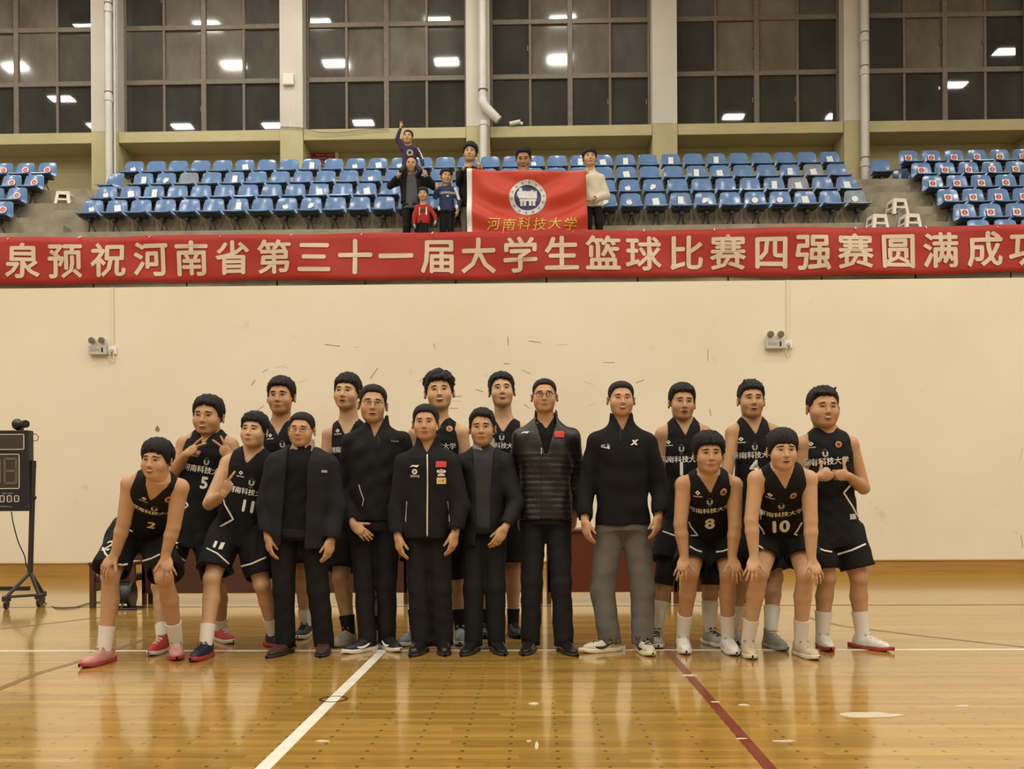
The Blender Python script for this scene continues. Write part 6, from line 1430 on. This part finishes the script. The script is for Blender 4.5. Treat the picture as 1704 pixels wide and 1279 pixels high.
wc = [P(19, 851, Ys - .03), P(22, 870, Ys - .05), P(30, 900, Ys - .04), P(41, 925, Ys - .02), P(44, 940, Ys + .03), P(56, 968, Ys + .05), G(75, 1002, .01), G(95, 1011, .008), G(125, 1010, .008), G(150, 1003, .008), G(185, 1000, .008), G(205, 1000, .01)]
def smooth_path(pts, n=6):
    pts = [Vector(p) for p in pts]; out = []
    for i in range(len(pts) - 1):
        p0, p1, p2, p3 = pts[max(i - 1, 0)], pts[i], pts[i + 1], pts[min(i + 2, len(pts) - 1)]
        for t in np.linspace(0, 1, n, endpoint=False):
            out.append(.5 * ((2 * p1) + (p2 - p0) * t + (2 * p0 - 5 * p1 + 4 * p2 - p3) * t * t + (3 * p1 - p0 - 3 * p2 + p3) * t ** 3))
    return out + [pts[-1]]
MB().tube(smooth_path(wc), .0055, 6).build('power_cable', M_black, smooth=True, label='thin black cable trailing from the scoreboard across the floor', category='cable')
# ================================================================== TABLES, CHAIR, REELS
M_mah = [mat('dark_mahogany', (.065, .022, .013), .4, .4, var=.2, vscale=3, stretch=(1, 1, .3)), mat('red_mahogany', (.10, .022, .009), .4, .4, var=.15, vscale=3, stretch=(1, 1, .3))]
M_mtop = mat('mahogany_top', (.12, .06, .03), .3, .5, var=.2, vscale=4, stretch=(.3, 1, 1))
Yt = 8.98; tb = [232, 457, 682, 907, 1132, 1246]; TH = P(985, 879, Yt).z
for i in range(5):
    x0, x1 = P(tb[i], 980, Yt).x + .008, P(tb[i + 1], 980, Yt).x - .008; m = M_mah[1] if i in (2, 3) else M_mah[0]
    e = empty('panel_table', ((x0 + x1) / 2, Yt + .25, 0), label=['dark mahogany panel table at the left end behind number 11', 'dark mahogany panel table behind the man in the open coat', 'red mahogany panel table behind the man with the white zip', 'red mahogany panel table behind the man in grey jeans', 'short dark mahogany table behind number 8'][i], category='table', group='panel tables along the wall')
    zpn = P(950, 985, Yt).z
    setparent(MB().cbox(x0, x1, Yt - .03, Yt + .5, TH - .028, TH, .006).build('tabletop', M_mtop), e)
    setparent(MB().box(x0 + .02, x1 - .02, Yt, Yt + .018, zpn, TH - .028).build('modesty_panel', m), e)
    setparent(MB().box(x0 + .03, x1 - .03, Yt + .35, Yt + .365, TH - .25, TH - .2).build('shelf_rail', m), e)
    for xx in (x0 + .015, x1 - .055):
        for yy in (Yt + .0, Yt + .44):
            setparent(MB().cbox(xx, xx + .04, yy, yy + .04, 0, TH - .028, .004).build('leg', m), e)
Yc = 8.72; x0, x1 = P(150, 990, Yc).x, P(225, 990, Yc).x
e = empty('wooden_chair', ((x0 + x1) / 2, Yc, 0), label='dark brown wooden armchair beside the tables behind number 2', category='chair')
q = lambda o: setparent(o, e)
zs_c = P(180, 940, Yc).z; M_ch = mat('dark_brown_wood', (.07, .026, .013), .45, .4, var=.2, vscale=5); M_pad = mat('dark_seat_pad', (.03, .015, .012), .6)
for xx in (x0, x1 - .05):
    for yy in (Yc - .02, Yc + .40): q(MB().cbox(xx, xx + .05, yy, yy + .05, 0, zs_c + (.0 if yy < Yc + .2 else .32), .006).build('leg', M_ch))
    q(MB().cbox(xx - .005, xx + .055, Yc - .04, Yc + .44, zs_c, zs_c + .03, .008).build('armrest', M_ch))
q(MB().cbox(x0 + .05, x1 - .05, Yc + .0, Yc + .42, zs_c - .17, zs_c - .1, .015).build('seat', M_pad)); q(MB().box(x0 + .05, x1 - .05, Yc + .0, Yc + .03, zs_c - .24, zs_c - .17).build('front_rail', M_ch))
q(MB().cbox(x0 + .05, x1 - .05, Yc + .41, Yc + .44, zs_c + .02, zs_c + .3, .01).build('backrest', M_ch))
q(MB().box(x0 + .01, x0 + .04, Yc + .02, Yc + .42, .16, .19).build('stretcher', M_ch))
Yr = 8.62; c = P(208, 992, Yr)
e = empty('cable_reel', (c.x, Yr, 0), label='black twin-flange cable reel on the floor under the wooden chair', category='cable reel')
for (dx, ry) in ((-.075, .25), (.075, -.2)):
    ax = Vector((math.cos(ry), math.sin(ry) * 1.0 + .3, 0)).normalized()
    setparent(MB().lathe((c.x + dx, Yr, .14), ax, [(.05, -.012), (.118, -.01), (.122, 0), (.118, .01), (.05, .012)], 26).build('flange', M_black, smooth=R(35)), e)
setparent(MB().lathe((c.x - .075, Yr, .14), (1, .3, 0), [(.06, 0), (.085, .01), (.09, .07), (.085, .14), (.06, .15)], 20).build('wound_cable', mat('wound_black_cable', (.02, .02, .02), .5, bump=.8, bscale=90), smooth=R(40)), e)
for dy in (-.08, .08): setparent(MB().tube([(c.x - .12, Yr + dy, .012), (c.x + .15, Yr + dy, .012)], .011, 8).tube([(c.x, Yr + dy, .012), (c.x, Yr, .14)], .011, 8).build('stand_bar', M_steel), e)
